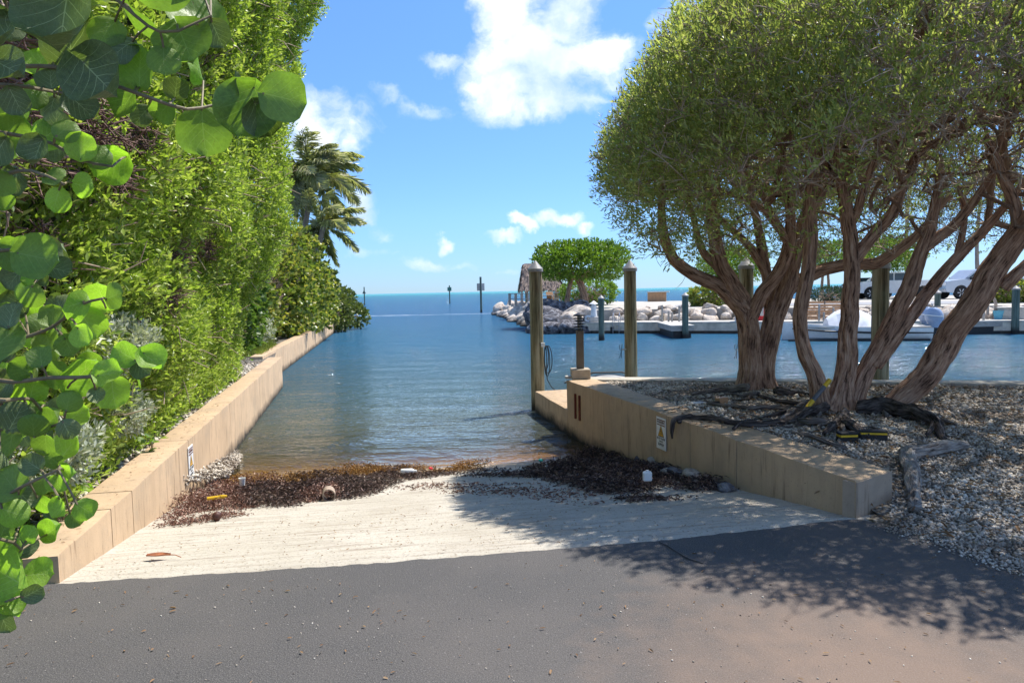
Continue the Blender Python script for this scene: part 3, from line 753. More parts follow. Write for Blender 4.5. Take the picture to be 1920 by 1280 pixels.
# ---- left land strip
lg = [xy(LA + ln_ * .1 - ld * .05), xy(LB + ln_ * .1), xy(L2A + l2n * .1 + l2d * 3), xy(L2B + l2n * .15), (L2B.x - 3, L2B.y + 3.5), (-40, L2B.y + 4), (-60, 4.2), (-6, 4.0)]
tag(sheet('planting_bed', lg, .07, M['gravel_bed']), 'gravel planting bed behind the left wall', kind='structure')
lw = [xy(LA + ln_ * .34), xy(LB + ln_ * .34), xy(LB + ln_ * 1.3), xy(LA + ln_ * 1.3)]
peb_region(lw, 5000, lambda x, y: .085 + x * 0, .016, .035, 'gravel', 'white pebbles along the back of the left wall under the hedge', 1, 5)

# ---- walls in cast panels
def wall(name, A, B, nrm, thick, z0, z1, cuts, mat, label, endpoly=None):
    root = empty(name, (A.x, A.y, z0), label, 'wall'); d = (B - A); d.z = 0; L = d.length; d.normalize()
    cs = [0] + cuts + [L]
    for i in range(len(cs) - 1):
        a = A + d * (cs[i] + (.007 if i else 0)); b = A + d * (cs[i + 1] - (.007 if i < len(cs) - 2 else 0))
        P = [a, b, b + nrm * thick, a + nrm * thick]
        if i == 0 and endpoly is not None: P[3] = endpoly
        # bevelled top edges
        bm = bmesh.new(); lo = [bm.verts.new((p.x, p.y, z0)) for p in P]; hi = [bm.verts.new((p.x, p.y, z1)) for p in P]
        bm.faces.new(lo[::-1]); bm.faces.new(hi)
        for k in range(4): bm.faces.new((lo[k], lo[(k + 1) % 4], hi[(k + 1) % 4], hi[k]))
        bmesh.ops.recalc_face_normals(bm, faces=bm.faces)
        te = [e for e in bm.edges if all(v.co.z > z1 - .001 for v in e.verts)]
        bmesh.ops.subdivide_edges(bm, edges=[e for e in te if e.calc_length() > .8], cuts=int((cs[i + 1] - cs[i]) / .12), use_grid_fill=True)
        te = [e for e in bm.edges if all(v.co.z > z1 - .001 for v in e.verts) and len(e.link_faces) == 2 and any(abs(f.normal.z) < .5 for f in e.link_faces)]
        bmesh.ops.bevel(bm, geom=te, offset=.012, segments=2, affect='EDGES', profile=.6)
        for v in bm.verts:
            if v.co.z > z0 + .1:
                q = np.array([[v.co.x * 4, v.co.y * 4, v.co.z * 4]]); v.co += Vector(((fbm(q, 2, 1)[0] - .5), (fbm(q, 2, 2)[0] - .5), (fbm(q, 2, 3)[0] - .5))) * .018
        me = bpy.data.meshes.new('wall_panel'); bm.to_mesh(me); bm.free()
        for p in me.polygons: p.use_smooth = True
        me.set_sharp_from_angle(angle=R(28))
        link('wall_panel', me, mat, root)
    return root
# joints at the pixel columns where the photograph has them
def fall(A, d, pA, pB, cols, z):
    o = []
    for x in cols:
        y = pA[1] + (pB[1] - pA[1]) * (x - pA[0]) / (pB[0] - pA[0]); q = gr(x, y, z); o.append((q - A).dot(d))
    return o
wl = wall('seawall', LA, LB + ld * .9, ln_, .31, -1.3, ZL, fall(LA, ld, (108, 1042), (521, 675), [208, 247, 353, 430, 486], ZL), M['wall'], 'sunlit tan concrete wall down the left side of the ramp')
wl2 = wall('seawall', L2A, L2B, l2n, .3, -1.3, ZL - .005, [3.6, 5.0, 8, 11, 14.5, 18, 22], M['wall'], 'far stretch of tan concrete wall along the canal beside the sea grape bush')
wr = wall('seawall', RA, RB, rn, .42, -1.3, ZR, fall(RA, rd, (1605, 902), (1063, 712), [1382, 1293], ZR), M['wall'], 'shaded tan concrete wall down the right side of the ramp in front of the trees', endpoly=RAo)
# worn grey plaster on the near end of the right wall
mb = MB(); e = (RA - RAo); nE = Vector((e.y, -e.x, 0)).normalized(); nE = nE if nE.y < 0 else -nE
a, b = RA + nE * .004 , RAo + nE * .004
mb.add([(a.x, a.y, -.06), (b.x, b.y, -.06), (b.x, b.y, ZR - .012), (a.x, a.y, ZR - .012), (a.x - nE.x * .1, a.y - nE.y * .1, -.06), (b.x - nE.x * .1, b.y - nE.y * .1, -.06), (b.x - nE.x * .1, b.y - nE.y * .1, ZR - .012), (a.x - nE.x * .1, a.y - nE.y * .1, ZR - .012)], [(0, 1, 2, 3), (1, 5, 6, 2), (5, 4, 7, 6), (4, 0, 3, 7), (3, 2, 6, 7)])
tag(mb.build('end_plaster', M['plaster_end'], wr), 'worn grey plaster on the near end')
for px in (1079, 1087):       # two rust red bars let into the wall
    y = 712 + (902 - 712) * (px - 1063) / (1605 - 1063); q = gr(px, y, ZR); 
    mb = MB(); mb.box((q.x - rn.x * .004, q.y - rn.y * .004, -.09), (.05, .03, .36), rz=math.atan2(rd.y, rd.x)); mb.build('rust_bar', simple('rust', (.16, .035, .015), .9, .3, 30), wr)
# lower ledge and marina cap
q0 = gr(1003, 733, -.2); 
ledge = wall('ledge', RB + rd * .006 - rn * .0, Vector((q0.x, q0.y, 0)), rn, .75, -1.3, -.2, [], M['wall'], 'low tan concrete ledge beyond the end of the right wall by the tall piling')
capw = wall('seawall', CA + cd * .12, CB2, cn, .35, -1.3, .24, [3.2, 6.4, 9.6, 13], M['cap'], 'pale concrete marina edge running behind the trees')

# warning signs
def text_mesh(s, size, mat, name, parent, loc, M3):
    c = bpy.data.curves.new(name, 'FONT'); c.body = s; c.size = size; c.align_x = 'CENTER'; c.align_y = 'CENTER'; c.extrude = .0006; c.resolution_u = 2
    o = bpy.data.objects.new(name, c); COL.objects.link(o); dg = bpy.context.evaluated_depsgraph_get()
    me = bpy.data.meshes.new_from_object(o.evaluated_get(dg)); bpy.data.objects.remove(o)
    T = M3.to_4x4(); T.translation = loc; me.transform(T); me.materials.clear()
    return link(name, me, mat, parent)
def warn_sign(c, along, nrm, label):
    """c centre on wall face, along = reading direction, nrm = outward"""
    w, h = .225, .345; up = Vector((0, 0, 1)); M3 = Matrix((along, up, nrm)).transposed()
    root = empty('warning_sign', tuple(c), label, 'sign')
    def rect(name, u0_, v0_, u1_, v1_, lift, mat, th=.004):
        b = MB(); vs = [Vector((x, y, z)) for z in (lift - th, lift) for (x, y) in ((u0_, v0_), (u1_, v0_), (u1_, v1_), (u0_, v1_))]
        b.add([M3 @ v + c for v in vs], [(3, 2, 1, 0), (4, 5, 6, 7), (0, 1, 5, 4), (1, 2, 6, 5), (2, 3, 7, 6), (3, 0, 4, 7)])
        return b.build(name, mat, root)
    rect('plate', -w / 2, -h / 2, w / 2, h / 2, .008, M['white'], .006)
    dk = simple('sign_dark_red', (.12, .025, .02), .6, .1, 5, 0); bl = simple('sign_black', (.03, .03, .03), .6, .1, 5, 0); ye = simple('sign_amber', (.72, .38, .03), .6, .1, 5, 0)
    for v in (.140, .086): rect('stripe', -.098, v, .098, v + .011, .0095, dk, .001)
    text_mesh('WARNING', .040, dk, 'lettering', root, c + M3 @ Vector((0, .119, .009)), M3)
    def tri(name, s, lift, mat, dy=0):
        b = MB(); vs = [Vector((x * s, y * s + .022 + dy, z)) for z in (lift - .001, lift) for (x, y) in ((-.066, -.052), (.066, -.052), (0, .062))]
        b.add([M3 @ v + c for v in vs], [(2, 1, 0), (3, 4, 5), (0, 1, 4, 3), (1, 2, 5, 4), (2, 0, 3, 5)]); return b.build(name, mat, root)
    tri('triangle_border', 1.12, .0095, bl); tri('triangle', .95, .0105, ye)
    b = MB()     # slipping figure
    for (x0, y0, x1, y1, t_) in ((-.02, .03, .004, .012, .008), (.004, .012, .03, -.012, .008), (.004, .012, -.018, -.008, .008), (-.03, -.022, .035, -.022, .006), (-.014, .02, .012, .032, .005)):
        p0, p1 = Vector((x0, y0 + .02, .011)), Vector((x1, y1 + .02, .011)); d = (p1 - p0).normalized(); s = Vector((-d.y, d.x, 0)) * t_ / 2
        b.add([M3 @ v + c for v in (p0 - s, p1 - s, p1 + s, p0 + s)], [(0, 1, 2, 3)])
    b.build('pictogram', bl, root)
    text_mesh('BOAT RAMP', .036, bl, 'lettering', root, c + M3 @ Vector((0, -.058, .009)), M3)
    text_mesh('MAY BE', .024, bl, 'lettering', root, c + M3 @ Vector((0, -.088, .009)), M3)
    text_mesh('SLIPPERY', .038, bl, 'lettering', root, c + M3 @ Vector((0, -.122, .009)), M3)
    return root
tL = fall(LA, ld, (108, 1042), (521, 675), [354], ZL)[0]; cL = LA + ld * tL; cL.z = -.09
warn_sign(cL - ln_ * .004, ld, -ln_, 'white slippery ramp warning sign on the sunlit left wall')
tR = fall(RA, rd, (1605, 902), (1063, 712), [1241], ZR)[0]; cR = RA + rd * tR; cR.z = .03
warn_sign(cR - rn * .004, -rd, -rn, 'white slippery ramp warning sign on the shaded right wall')

# ================================================================== FAR LAND, DOCKS, ROCKS
DK = -.03
F0 = gr(1092, 625, WATER); F1 = gr(1900, 626, WATER); fe = (F1 - F0).normalized(); fn = Vector((-fe.y, fe.x, 0)); fn = fn if fn.y > 0 else -fn
def dk(s, b, z=0): v = F0 + fe * s + fn * b; return Vector((v.x, v.y, z))
def dpx(px):   # distance along the dock front for a pixel column
    d = ray(px, 600); k = (px - 960) / F_PX
    # solve (F0+fe*s).x = k' * y  using the true ray
    kx = d.x / d.y; return (kx * F0.y - F0.x) / (fe.x - kx * fe.y)
LZ = .5
tip = gr(936, 590, WATER); j1 = gr(1000, 612, WATER); j2 = gr(1062, 624, WATER)
land = [(tip.x + 1.0, tip.y - .5), (j1.x + 1.2, j1.y + .8), (j2.x + 1.0, j2.y + 1.6), tuple(dk(1.2, 2.9).xy), tuple(dk(70, 2.9).xy), (150, 40), (150, 75), (30, 60), (12, 60), (4, 68), (tip.x + 1.5, tip.y + 2.5)]
mb = MB(); mb.prism([tuple(p) for p in land], -1.5, LZ); tag(mb.build('land', M['land']), 'pale coral ground of the marina spit', kind='structure')
rdm = MB(); rdm.prism([tuple(dk(3, 6.3).xy), tuple(dk(70, 6.3).xy), tuple(dk(70, 12).xy), tuple(dk(3, 12).xy)], LZ - .05, LZ + .02); tag(rdm.build('road', M['roadgrey']), 'grey marina access road', kind='structure')

# main dock
dock = empty('dock', tuple(dk(0, 0, DK)), 'long pale floating dock along the foot of the rock bank', 'dock')
L_ = 60
def dbox(s0, s1, b0, b1, z0, z1):
    return MB().prism([tuple(dk(s0, b0).xy), tuple(dk(s1, b0).xy), tuple(dk(s1, b1).xy), tuple(dk(s0, b1).xy)], z0, z1)
dbox(0, L_, 0, 1.7, DK - .06, DK).build('deck', M['offwhite'], dock)
dbox(0, L_, .03, 1.65, DK - .42, DK - .063).build('fascia', simple('dock_concrete', (.62, .55, .44), .85, .2, 3, .2), dock)
dbox(0, L_, .12, 1.6, DK - .75, DK - .423).build('float', M['darkwood'], dock)
for s in np.arange(1.5, 40, 3.1):
    b = MB(); c = dk(s, .0, DK - .36); b.box(tuple(c), (.16, .1, .26), rz=math.atan2(fe.y, fe.x)); b.build('bumper', M['black'], dock)
# rock bank: every stone is its own object
rockm = []
for k in range(7):
    v, f = ico(3); rr = np.random.default_rng(50 + k)
    pl = rr.normal(0, 1, (9, 3)); pl = unit(pl); dd_ = rr.uniform(.62, .9, 9)      # chop by planes: angular boulders
    vv = v.copy()
    for p_, d_ in zip(pl, dd_):
        e_ = vv @ p_ - d_; vv = vv - np.clip(e_, 0, None)[:, None] * p_ * .85
    vv = vv * (1 + (fbm(v * 2.6 + k * 9, 3) - .5)[:, None] * .35)
    me = np_mesh('rock', vv, f, 3, smooth=True); me.set_sharp_from_angle(angle=R(35)); me.materials.append(M['rock']); rockm.append(me)
rockd = [mm.copy() for mm in rockm]
for mm in rockd: mm.materials.clear(); mm.materials.append(M['dark_rock'])
rr = random.Random(8)
def put_rock(parent, c, s, dark=False):
    o = bpy.data.objects.new('rock', (rockd if dark else rockm)[rr.randrange(7)]); COL.objects.link(o); o.parent = parent; o.matrix_parent_inverse = parent_inv(parent)
    o.location = c; o.scale = (s * rr.uniform(.85, 1.25), s * rr.uniform(.7, 1), s * rr.uniform(.5, .75)); o.rotation_euler = (rr.uniform(-.4, .4), rr.uniform(-.4, .4), rr.uniform(0, 6.3)); return o
bank = empty('rock_bank', tuple(dk(2, 2.4, 0)), 'bank of pale limestone boulders behind the dock', 'rock bank')
s = 1.2
while s < 34:
    step = rr.uniform(.55, .8); w = step * .62
    put_rock(bank, dk(s, 1.95 + rr.uniform(-.1, .1), rr.uniform(-.05, .12)), w * rr.uniform(.8, 1.15))
    put_rock(bank, dk(s + rr.uniform(-.2, .2), 2.5 + rr.uniform(-.1, .1), rr.uniform(.25, .36)), w * rr.uniform(.8, 1.1))
    if s < 16: put_rock(bank, dk(s + rr.uniform(-.2, .2), 2.95, rr.uniform(.42, .56)), w * rr.uniform(.5, .9))
    s += step
spit = empty('rock_bank', (tip.x, tip.y, WATER), 'bank of boulders round the tip of the spit at the channel', 'rock bank')
pts = [tip, tip.lerp(j1, .5), j1, j2]
for i in range(3):
    a, b = pts[i], pts[i + 1]; n = int((b - a).length / .95)
    for k in range(n):
        q = a.lerp(b, (k + rr.random()) / n); dist = q.y / 40
        for lay in range(3):
            put_rock(spit, (q.x + lay * .55 + rr.uniform(-.2, .2), q.y + lay * .5, WATER + .05 + lay * .38 + rr.uniform(-.1, .1)), rr.uniform(.45, .85))
for k in range(12): put_rock(spit, (tip.x + rr.uniform(0, 3.5), tip.y + rr.uniform(.2, 3), WATER + rr.uniform(0, .8)), rr.uniform(.5, .9))
dark = empty('rock_bank', (j2.x, j2.y, WATER), 'heap of big dark boulders under the clipped tree on the spit', 'rock bank')  # shade on these boulders is mixed into their dark rock colour
for k in range(34):
    px = rr.uniform(1006, 1096); row = rr.choice([0, 1, 2]); q = gr(px, 622 - row * 3, WATER + .05)
    put_rock(dark, (q.x, q.y + row * .7, WATER + .1 + row * .42 + rr.uniform(-.1, .1)), rr.uniform(.55, 1.05), True)

# pilings
def piling(c, ztop, r, label, mat='piling', cap=True, zb=-1.6, group=None, cat='piling', caph=.16, lean=(0, 0), name='piling'):
    root = empty(name, (c.x, c.y, zb), label, cat, group); h = ztop - zb; b = MB()
    n = 14; pr = []
    for i in range(n + 1): pr.append((r * (1.03 - .07 * i / n) * (1 + rr.uniform(-.02, .02)), h * i / n))
    b.lathe(pr, (0, 0, 0), 32)
    if r > .08: b.v = [(x * k_, y * k_, z) for (x, y, z), k_ in zip(b.v, 1 + (fbm(np.array([(x * 26, y * 26, z * .7) for x, y, z in b.v]), 2, int(h * 100)) - .5) * .13)]
    o = b.build('pole', M[mat], root, smooth=True, world=False)
    if cap:
        b = MB(); b.lathe([(r * 1.10, h - .05), (r * 1.13, h - .045), (r * 1.13, h + .006), (.004, h + caph)], (0, 0, 0), 24)
        b.build('cap', M['capmetal'], root, smooth=False, world=False)
    root.rotation_euler = (lean[0], lean[1], 0)
    return root
def pile_px(px, ytop, Y, wpx, label, **kw):
    t = at(px, ytop, Y); return piling(t, t.z - kw.get('caph', .16), wpx * Y / F_PX / 2, label, **kw)
P1 = pile_px(1003.5, 488, 13.4, 25, 'tall capped piling at the end of the low ledge with a rope hanging on it')
P2 = pile_px(1181, 487, 13.6, 24, 'tall capped piling in the water right of the piling with the rope')
P3 = pile_px(1399, 481, 12.6, 26, 'tall capped wooden piling half hidden behind the trunk of the left tree')
P4 = pile_px(1652, 478, 11.6, 31, 'tall wooden piling seen between the stems of the middle tree')
def fp(px, ytop, ybase, wpx, label, **kw):
    q = gr(px, ybase, WATER); t = at(px, ytop, q.y); return piling(Vector((q.x, q.y, 0)), t.z - .13, wpx * q.y / F_PX / 2, label, mat='piling_green', caph=.13, **kw)
fp(1128, 553, 638, 11, 'dark green capped piling in the water near the white dock light')
fp(1285, 548, 634, 12, 'dark green capped piling at the end of the small finger pier')
fp(1903, 535, 626, 13, 'dark green capped piling at the end of the right finger pier')
fp(1757, 543, 618, 11, 'grey green capped piling behind the leaning tree trunk')
# cleats with white line on pilings
def cleat(px, py, Y, label):
    c = at(px, py, Y); root = empty('rope_hook', tuple(c), label, 'hook')
    b = MB(); b.tube([c + Vector((-.03, 0, .0)), c + Vector((.06, 0, 0))], .012, 6); b.build('peg', M['offwhite'], root)
    b = MB()
    for sx_ in (-1, 1): b.tube([c + Vector((-.035 + sx_ * .02, -.01, .09)), c + Vector((-.045 + sx_ * .02, -.01, .02)), c + Vector((-.03, -.01, -.03)), c + Vector((-.05 + sx_ * .02, -.01, -.16))], .006, 5)
    b.build('line', M['rope'], root)
cleat(1168, 655, 13.45, 'small white hook with dark line on the second tall piling')
cleat(1384, 655, 12.5, 'small white hook with dark line on the piling by the left tree')
# hanging rope on P1
c = at(1019, 648, 13.3); root = empty('mooring_rope', tuple(c), 'dark coiled mooring rope hanging from the tall piling by the ledge', 'rope')
b = MB()
for (dx_, bot, ph) in ((.0, .5, 0), (.05, .56, 1), (.09, .5, 2), (.03, .42, 3)):
    pp = []
    for i in range(17):
        a_ = i / 16 * 2 * math.pi; pp.append(c + Vector((.035 + dx_ * .5 - math.cos(a_ + 1.57) * (.02 + dx_ * .6), .01 * ph, -bot / 2 + math.cos(a_) * bot / 2)))
    b.tube(pp, .008, 6, caps=False)
pp = [c + Vector((.04, 0, -.4)), c + Vector((.06, 0, -.62)), c + Vector((.13, 0, -.75)), c + Vector((.22, -.05, -.83)), c + Vector((.34, -.1, -.86))]; b.tube(pp, .008, 6)
b.build('coil', M['rope'], root, smooth=True)
b = MB(); b.box(tuple(c + Vector((-.01, -.02, .02))), (.07, .06, .07)); b.build('hook', M['white'], root)

# dock lamp post on a block at the end of the right wall
q = gr(1089, 710, .25); root = empty('lamp_post', (q.x + .0, q.y + .06, .25), 'short brown lamp post with louvred head on a block at the right wall end', 'lamp')
b = MB(); b.box((0, 0, .075), (.28, .3, .15), bev=.008); b.build('block', M['blocktan'], root, world=False)
b = MB(); b.box((0, 0, .15 + .29), (.11, .11, .58), bev=.006); b.build('post', M['brownpost'], root, world=False)
b = MB(); b.lathe([(.035, .73), (.035, .95)], (0, 0, 0), 12); b.build('lamp', M['offwhite'], root, world=False)
for k in range(5):
    b = MB(); b.lathe([(.036, .735 + k * .042), (.092, .742 + k * .042), (.092, .752 + k * .042), (.036, .757 + k * .042)], (0, 0, 0), 16); b.build('louvre', M['black'], root, world=False)
b = MB(); b.lathe([(.06, .945), (.1, .95), (.09, .97), (.02, 1.0)], (0, 0, 0), 16); b.build('lamp_lid', M['black'], root, world=False)
b = MB(); b.box((-.18, .02, .02), (.10, .12, .04), bev=.005); tag(b.build('bait_board', M['offwhite'], root, world=False), 'small white board beside the block')

# grey dinghy roof just beyond the gravel edge
q = gr(1142, 706, -.1); root = empty('dinghy', (q.x + .1, q.y + 1.0, WATER - .17), 'small grey covered dinghy peeping over the marina edge beside the second piling', 'boat')
st = []
nS = 13
for i in range(nS):
    u = i / (nS - 1) * 2 - 1; w = .5 * (1 - abs(u) ** 2.6) + .02; hgt = .50 * (1 - abs(u) ** 2.2) + .05
    st.append([(u * .95, -w, 0.0), (u * .95, -w * 1.05, .16), (u * .95, -w * .55, .16 + hgt * .55), (u * .95, 0, .16 + hgt * .78), (u * .95, w * .55, .16 + hgt * .55), (u * .95, w * 1.05, .16), (u * .95, w, 0.)])
def loft(st, name, mat, parent, smooth=True, close=True):
    b = MB(); k = len(st[0])
    for ring in st: b.v += ring
    for i in range(len(st) - 1):
        for j in range(k - 1): b.f.append((i * k + j, (i + 1) * k + j, (i + 1) * k + j + 1, i * k + j + 1))
    if close: b.f.append(tuple(range(k))); b.f.append(tuple(range((len(st) - 1) * k, len(st) * k))[::-1])
    return b.build(name, mat, parent, smooth=smooth, world=False)
loft(st, 'cover', simple('grey_cover', (.30, .31, .32), .6, .1, 5, .2), root)
b = MB(); b.tube([(-.9, 0, .42), (-.3, 0, .62), (.3, 0, .62), (.9, 0, .42)], .018, 6); b.build('ridge_pole', M['darkwood'], root, world=False)

# finger pier beside the piling, thin posts
def finger(pxa, pxb, ybase, label, n=2, w=1.0, rail=True):
    s = dpx(pxa); e_ = gr(pxb, ybase, WATER); A = dk(s, 0); d = Vector((e_.x - A.x, e_.y - A.y, 0)); L = d.length; d.normalize(); nn = Vector((d.y, -d.x, 0))
    root = empty('finger_pier', (A.x, A.y, DK), label, 'pier')
    def bx(t0, t1, o0, o1, z0, z1):
        P = [A + d * t0 + nn * o0, A + d * t1 + nn * o0, A + d * t1 + nn * o1, A + d * t0 + nn * o1]; return MB().prism([tuple(p.xy) for p in P], z0, z1)
    bx(.005, L, -w / 2, w / 2, DK - .05, DK + .004).build('deck', M['offwhite'], root)
    bx(.01, L - .02, -w / 2 + .02, w / 2 - .02, DK - .24, DK - .052).build('fascia', M['greywood'], root)
    bx(.02, L - .1, -w / 2 + .12, w / 2 - .12, WATER - .1, DK - .242).build('float', M['black'], root)
    return root, A, d, nn, L
finger(1252, 1280, 634, 'short white finger pier with the capped piling at its tip')
finger(1790, 1890, 624, 'white finger pier at the right beyond the leaning trunk', w=1.1)
finger(1560, 1600, 622, 'white finger pier seen behind the straight stem of the middle tree', w=1.1)
def thin_post(px, yt, yb, label, w=.07, mat='greywood', Y=None, group='thin dock posts'):
    s = dpx(px); base = dk(s, .25) if Y is None else Vector((at(px, yb, Y).x, Y, 0)); t = at(px, yt, base.y)
    b = MB(); z0 = WATER - .2; b.box((base.x, base.y, (t.z + z0) / 2), (w, w, t.z - z0), rz=.4, bev=.006)
    tag(b.build('dock_post', M[mat]), label, 'post', group)
for (px, yt, ll) in ((1240, 572, 'thin tall grey dock post, leftmost at the small finger pier'), (1252, 583, 'thin grey dock post at the finger pier, second from the left'), (1258.5, 585, 'thin grey dock post at the finger pier, third from the left'),
                     (1272, 573, 'thin grey dock post closest to the capped piling of the finger pier'), (1536, 570, 'tall thin dock post in front of the orange slatted bench'), (1545, 585, 'short dock post in front of the orange slatted bench'),
                     (1563, 577, 'thin dock post at the right end of the orange bench'), (1828, 590, 'short dock post left of the hose reel'), (1847, 582, 'thin dock post beside the hose reel'), (1812, 594, 'short dock post beside the right finger pier')):
    thin_post(px, yt, 612, ll)
# ladder rail
s_ = dpx(1149.5); b = MB()
for o_ in (0, .3): b.tube([dk(s_ + o_, -.05, -.9), dk(s_ + o_, -.05, .25), dk(s_ + o_, .1, .42), dk(s_ + o_, .3, .25), dk(s_ + o_, .3, DK)], .02, 8)
for z in (-.4, -.15, .05): b.tube([dk(s_, -.05, z), dk(s_ + .3, -.05, z)], .018, 6)
tag(b.build('dock_ladder', M['chrome']), 'metal boarding ladder on the dock between the two pilings', 'ladder')
# white dock light like a small tower, with a round life ring
c = dk(dpx(1109), .45, DK); root = empty('dock_light', tuple(c), 'small white tower shaped dock light', 'dock light')
b = MB(); b.box((0, 0, .13), (.5, .4, .26), bev=.02); b.build('base', M['offwhite'], root, world=False)
b = MB(); b.lathe([(.17, .26), (.12, .72), (.16, .74), (.16, .78), (.11, .79), (.11, .88)], (0, 0, 0), 12); b.build('tower', M['white'], root, world=False)
b = MB(); b.lathe([(.22, .88), (.22, .9), (.03, 1.04), (0, 1.05)], (0, 0, 0), 12); b.build('cap', M['white'], root, world=False)
c = dk(dpx(1100), .25, DK + .17); b = MB(); pp = [c + fe * math.cos(a_) * .13 + Vector((0, 0, math.sin(a_) * .13)) for a_ in np.linspace(0, 2 * math.pi, 17)]
b.tube(pp, .05, 8, caps=False); tag(b.build('life_ring', M['white'], smooth=True), 'white life ring leaning beside the dock light', 'life ring')
# other dock things
def cab(px, yt, wpx, off, label, name, mat, cat, dd_=.4):
    c = dk(dpx(px), off, DK); t = at(px, yt, c.y); h = t.z - DK; w = wpx * c.y / F_PX; root = empty(name, tuple(c), label, cat, rz=math.atan2(fe.y, fe.x))
    b = MB(); b.box((0, 0, h * .46), (w, dd_, h * .92), bev=.02); b.build('body', M[mat], root, world=False)
    b = MB(); b.box((0, 0, h * .96), (w * 1.08, dd_ * 1.08, h * .08), bev=.01); b.build('lid', M[mat], root, world=False)
    b = MB(); b.box((0, -dd_ / 2 - .012, h * .5), (w * .6, .02, h * .5), bev=.004); b.build('door', M['offwhite'], root, world=False); return root
cab(1383, 576, 12, .5, 'white power pedestal on the dock beside the left tree trunk', 'power_pedestal', 'white', 'pedestal')
cab(1234, 590, 9, 1.2, 'small pink brown box at the foot of the rock bank', 'utility_box', 'blocktan', 'box')
cab(1425, 566, 14, 1.3, 'red box glimpsed in the fork of the left tree', 'fire_box', 'red', 'box')
cab(1908, 575, 44, 1.3, 'large white dock box at the right edge behind the green piling', 'dock_box', 'offwhite', 'box', .7)
c = dk(dpx(1883), 1.0, DK); b = MB(); b.lathe([(.14, 0), (.2, .34), (.215, .35), (.215, .37), (.19, .37), (.13, .03), (0, .03)], tuple(c), 16)
tag(b.build('bucket', M['blue'], smooth=True), 'light blue bucket on the dock beside the green piling', 'bucket')
c = dk(dpx(1865), 1.1, DK + .55); root = empty('hose_reel', tuple(c), 'coiled pale hose hanging on a frame by the blue bucket', 'hose')
b = MB()
for k in range(3):
    b.tube([c + fe * math.cos(a_) * (.22 + k * .05) + Vector((0, 0, math.sin(a_) * (.42 + k * .04))) + fn * .03 * k for a_ in np.linspace(0, 2 * math.pi, 21)], .022, 6, caps=False)
b.build('hose', simple('pale_hose', (.55, .42, .32), .6, .2, 6, 0), root)
b = MB(); b.box(tuple(c + fn * .15 + Vector((0, 0, -.1))), (.08, .08, 1.0)); b.build('stake', M['greywood'], root)
# orange slatted bench / steps
c = dk(dpx(1548), 1.55, DK); root = empty('slatted_screen', tuple(c), 'orange brown slatted wooden screen behind the thin posts', 'screen', rz=math.atan2(fe.y, fe.x))
for k in range(6):
    b = MB(); b.box((0, .02 * k, .12 + k * .135), (1.9, .05, .10), bev=.006); b.build('slat', M['orange'], root, world=False)
for sx_ in (-.9, 0, .9):
    b = MB(); b.box((sx_, .10, .42), (.07, .05, .84)); b.build('upright', M['greywood'], root, world=False)

# tan planter box, low things on the spit
q = gr(1232, 565, LZ); root = empty('concrete_planter', (q.x, q.y, LZ), 'tan concrete block box with a pale lid on the far edge of the spit', 'planter', rz=-.25)
b = MB(); b.box((0, 0, .36), (1.45, .9, .72), bev=.02); b.build('box', simple('tan_block_box', (.46, .27, .15), .85, .12, 6, .2), root, world=False)
b = MB(); b.box((.1, 0, .76), (1.75, 1.05, .07), bev=.01); b.build('lid', M['offwhite'], root, world=False)
# railing and seats by the hut
ra, rb = at(956, 572, 56), at(1052, 571, 52); root = empty('railing', (ra.x, ra.y, LZ), 'grey wooden railing beside the thatched hut', 'railing')
d = (rb - ra); d.z = 0; L = d.length; d.normalize()
for k in range(9):
    p = ra + d * L * k / 8; b = MB(); b.box((p.x, p.y, LZ + .44), (.12 if k > 2 else .2, .1, .88)); b.build('post', M['greywood'], root)
for z in (.86, .45):
    b = MB(); b.box(((ra.x + rb.x) / 2, (ra.y + rb.y) / 2, LZ + z + .03), (L + .2, .14, .05), rz=math.atan2(d.y, d.x)); b.build('rail', M['greywood'], root)
c = at(1036, 571, 50); root = empty('garden_chair', (c.x, c.y, LZ), 'brown wooden garden chair beside the thatched hut', 'chair', rz=.5)
b = MB(); b.box((0, 0, .34), (.55, .5, .05)); b.build('seat', M['orange'], root, world=False)
for k in range(5):
    b = MB(); b.box((-.22 + k * .11, .3, .65), (.09, .03, .7), tilt=(-.35, 0)); b.build('back_slat', M['orange'], root, world=False)
for sx_ in (-.26, .26):
    for sy_ in (-.2, .25):
        b = MB(); b.box((sx_, sy_, .17), (.06, .06, .34)); b.build('leg', M['orange'], root, world=False)
c = at(1020, 571, 50); root = empty('picnic_table', (c.x, c.y, LZ), 'grey picnic table under the thatched hut', 'table')
b = MB(); b.box((0, 0, .74), (1.5, .75, .05)); b.build('tabletop', M['greywood'], root, world=False)
for sy_ in (-.7, .7): b = MB(); b.box((0, sy_, .44), (1.5, .25, .04)); b.build('bench', M['greywood'], root, world=False)
for sx_ in (-.55, .55):
    b = MB(); b.box((sx_, 0, .40), (.08, 1.5, .08)); b.box((sx_, -.35, .36), (.08, .08, .72), tilt=(.3, 0)); b.box((sx_, .35, .36), (.08, .08, .72), tilt=(-.3, 0)); b.build('leg', M['greywood'], root, world=False)
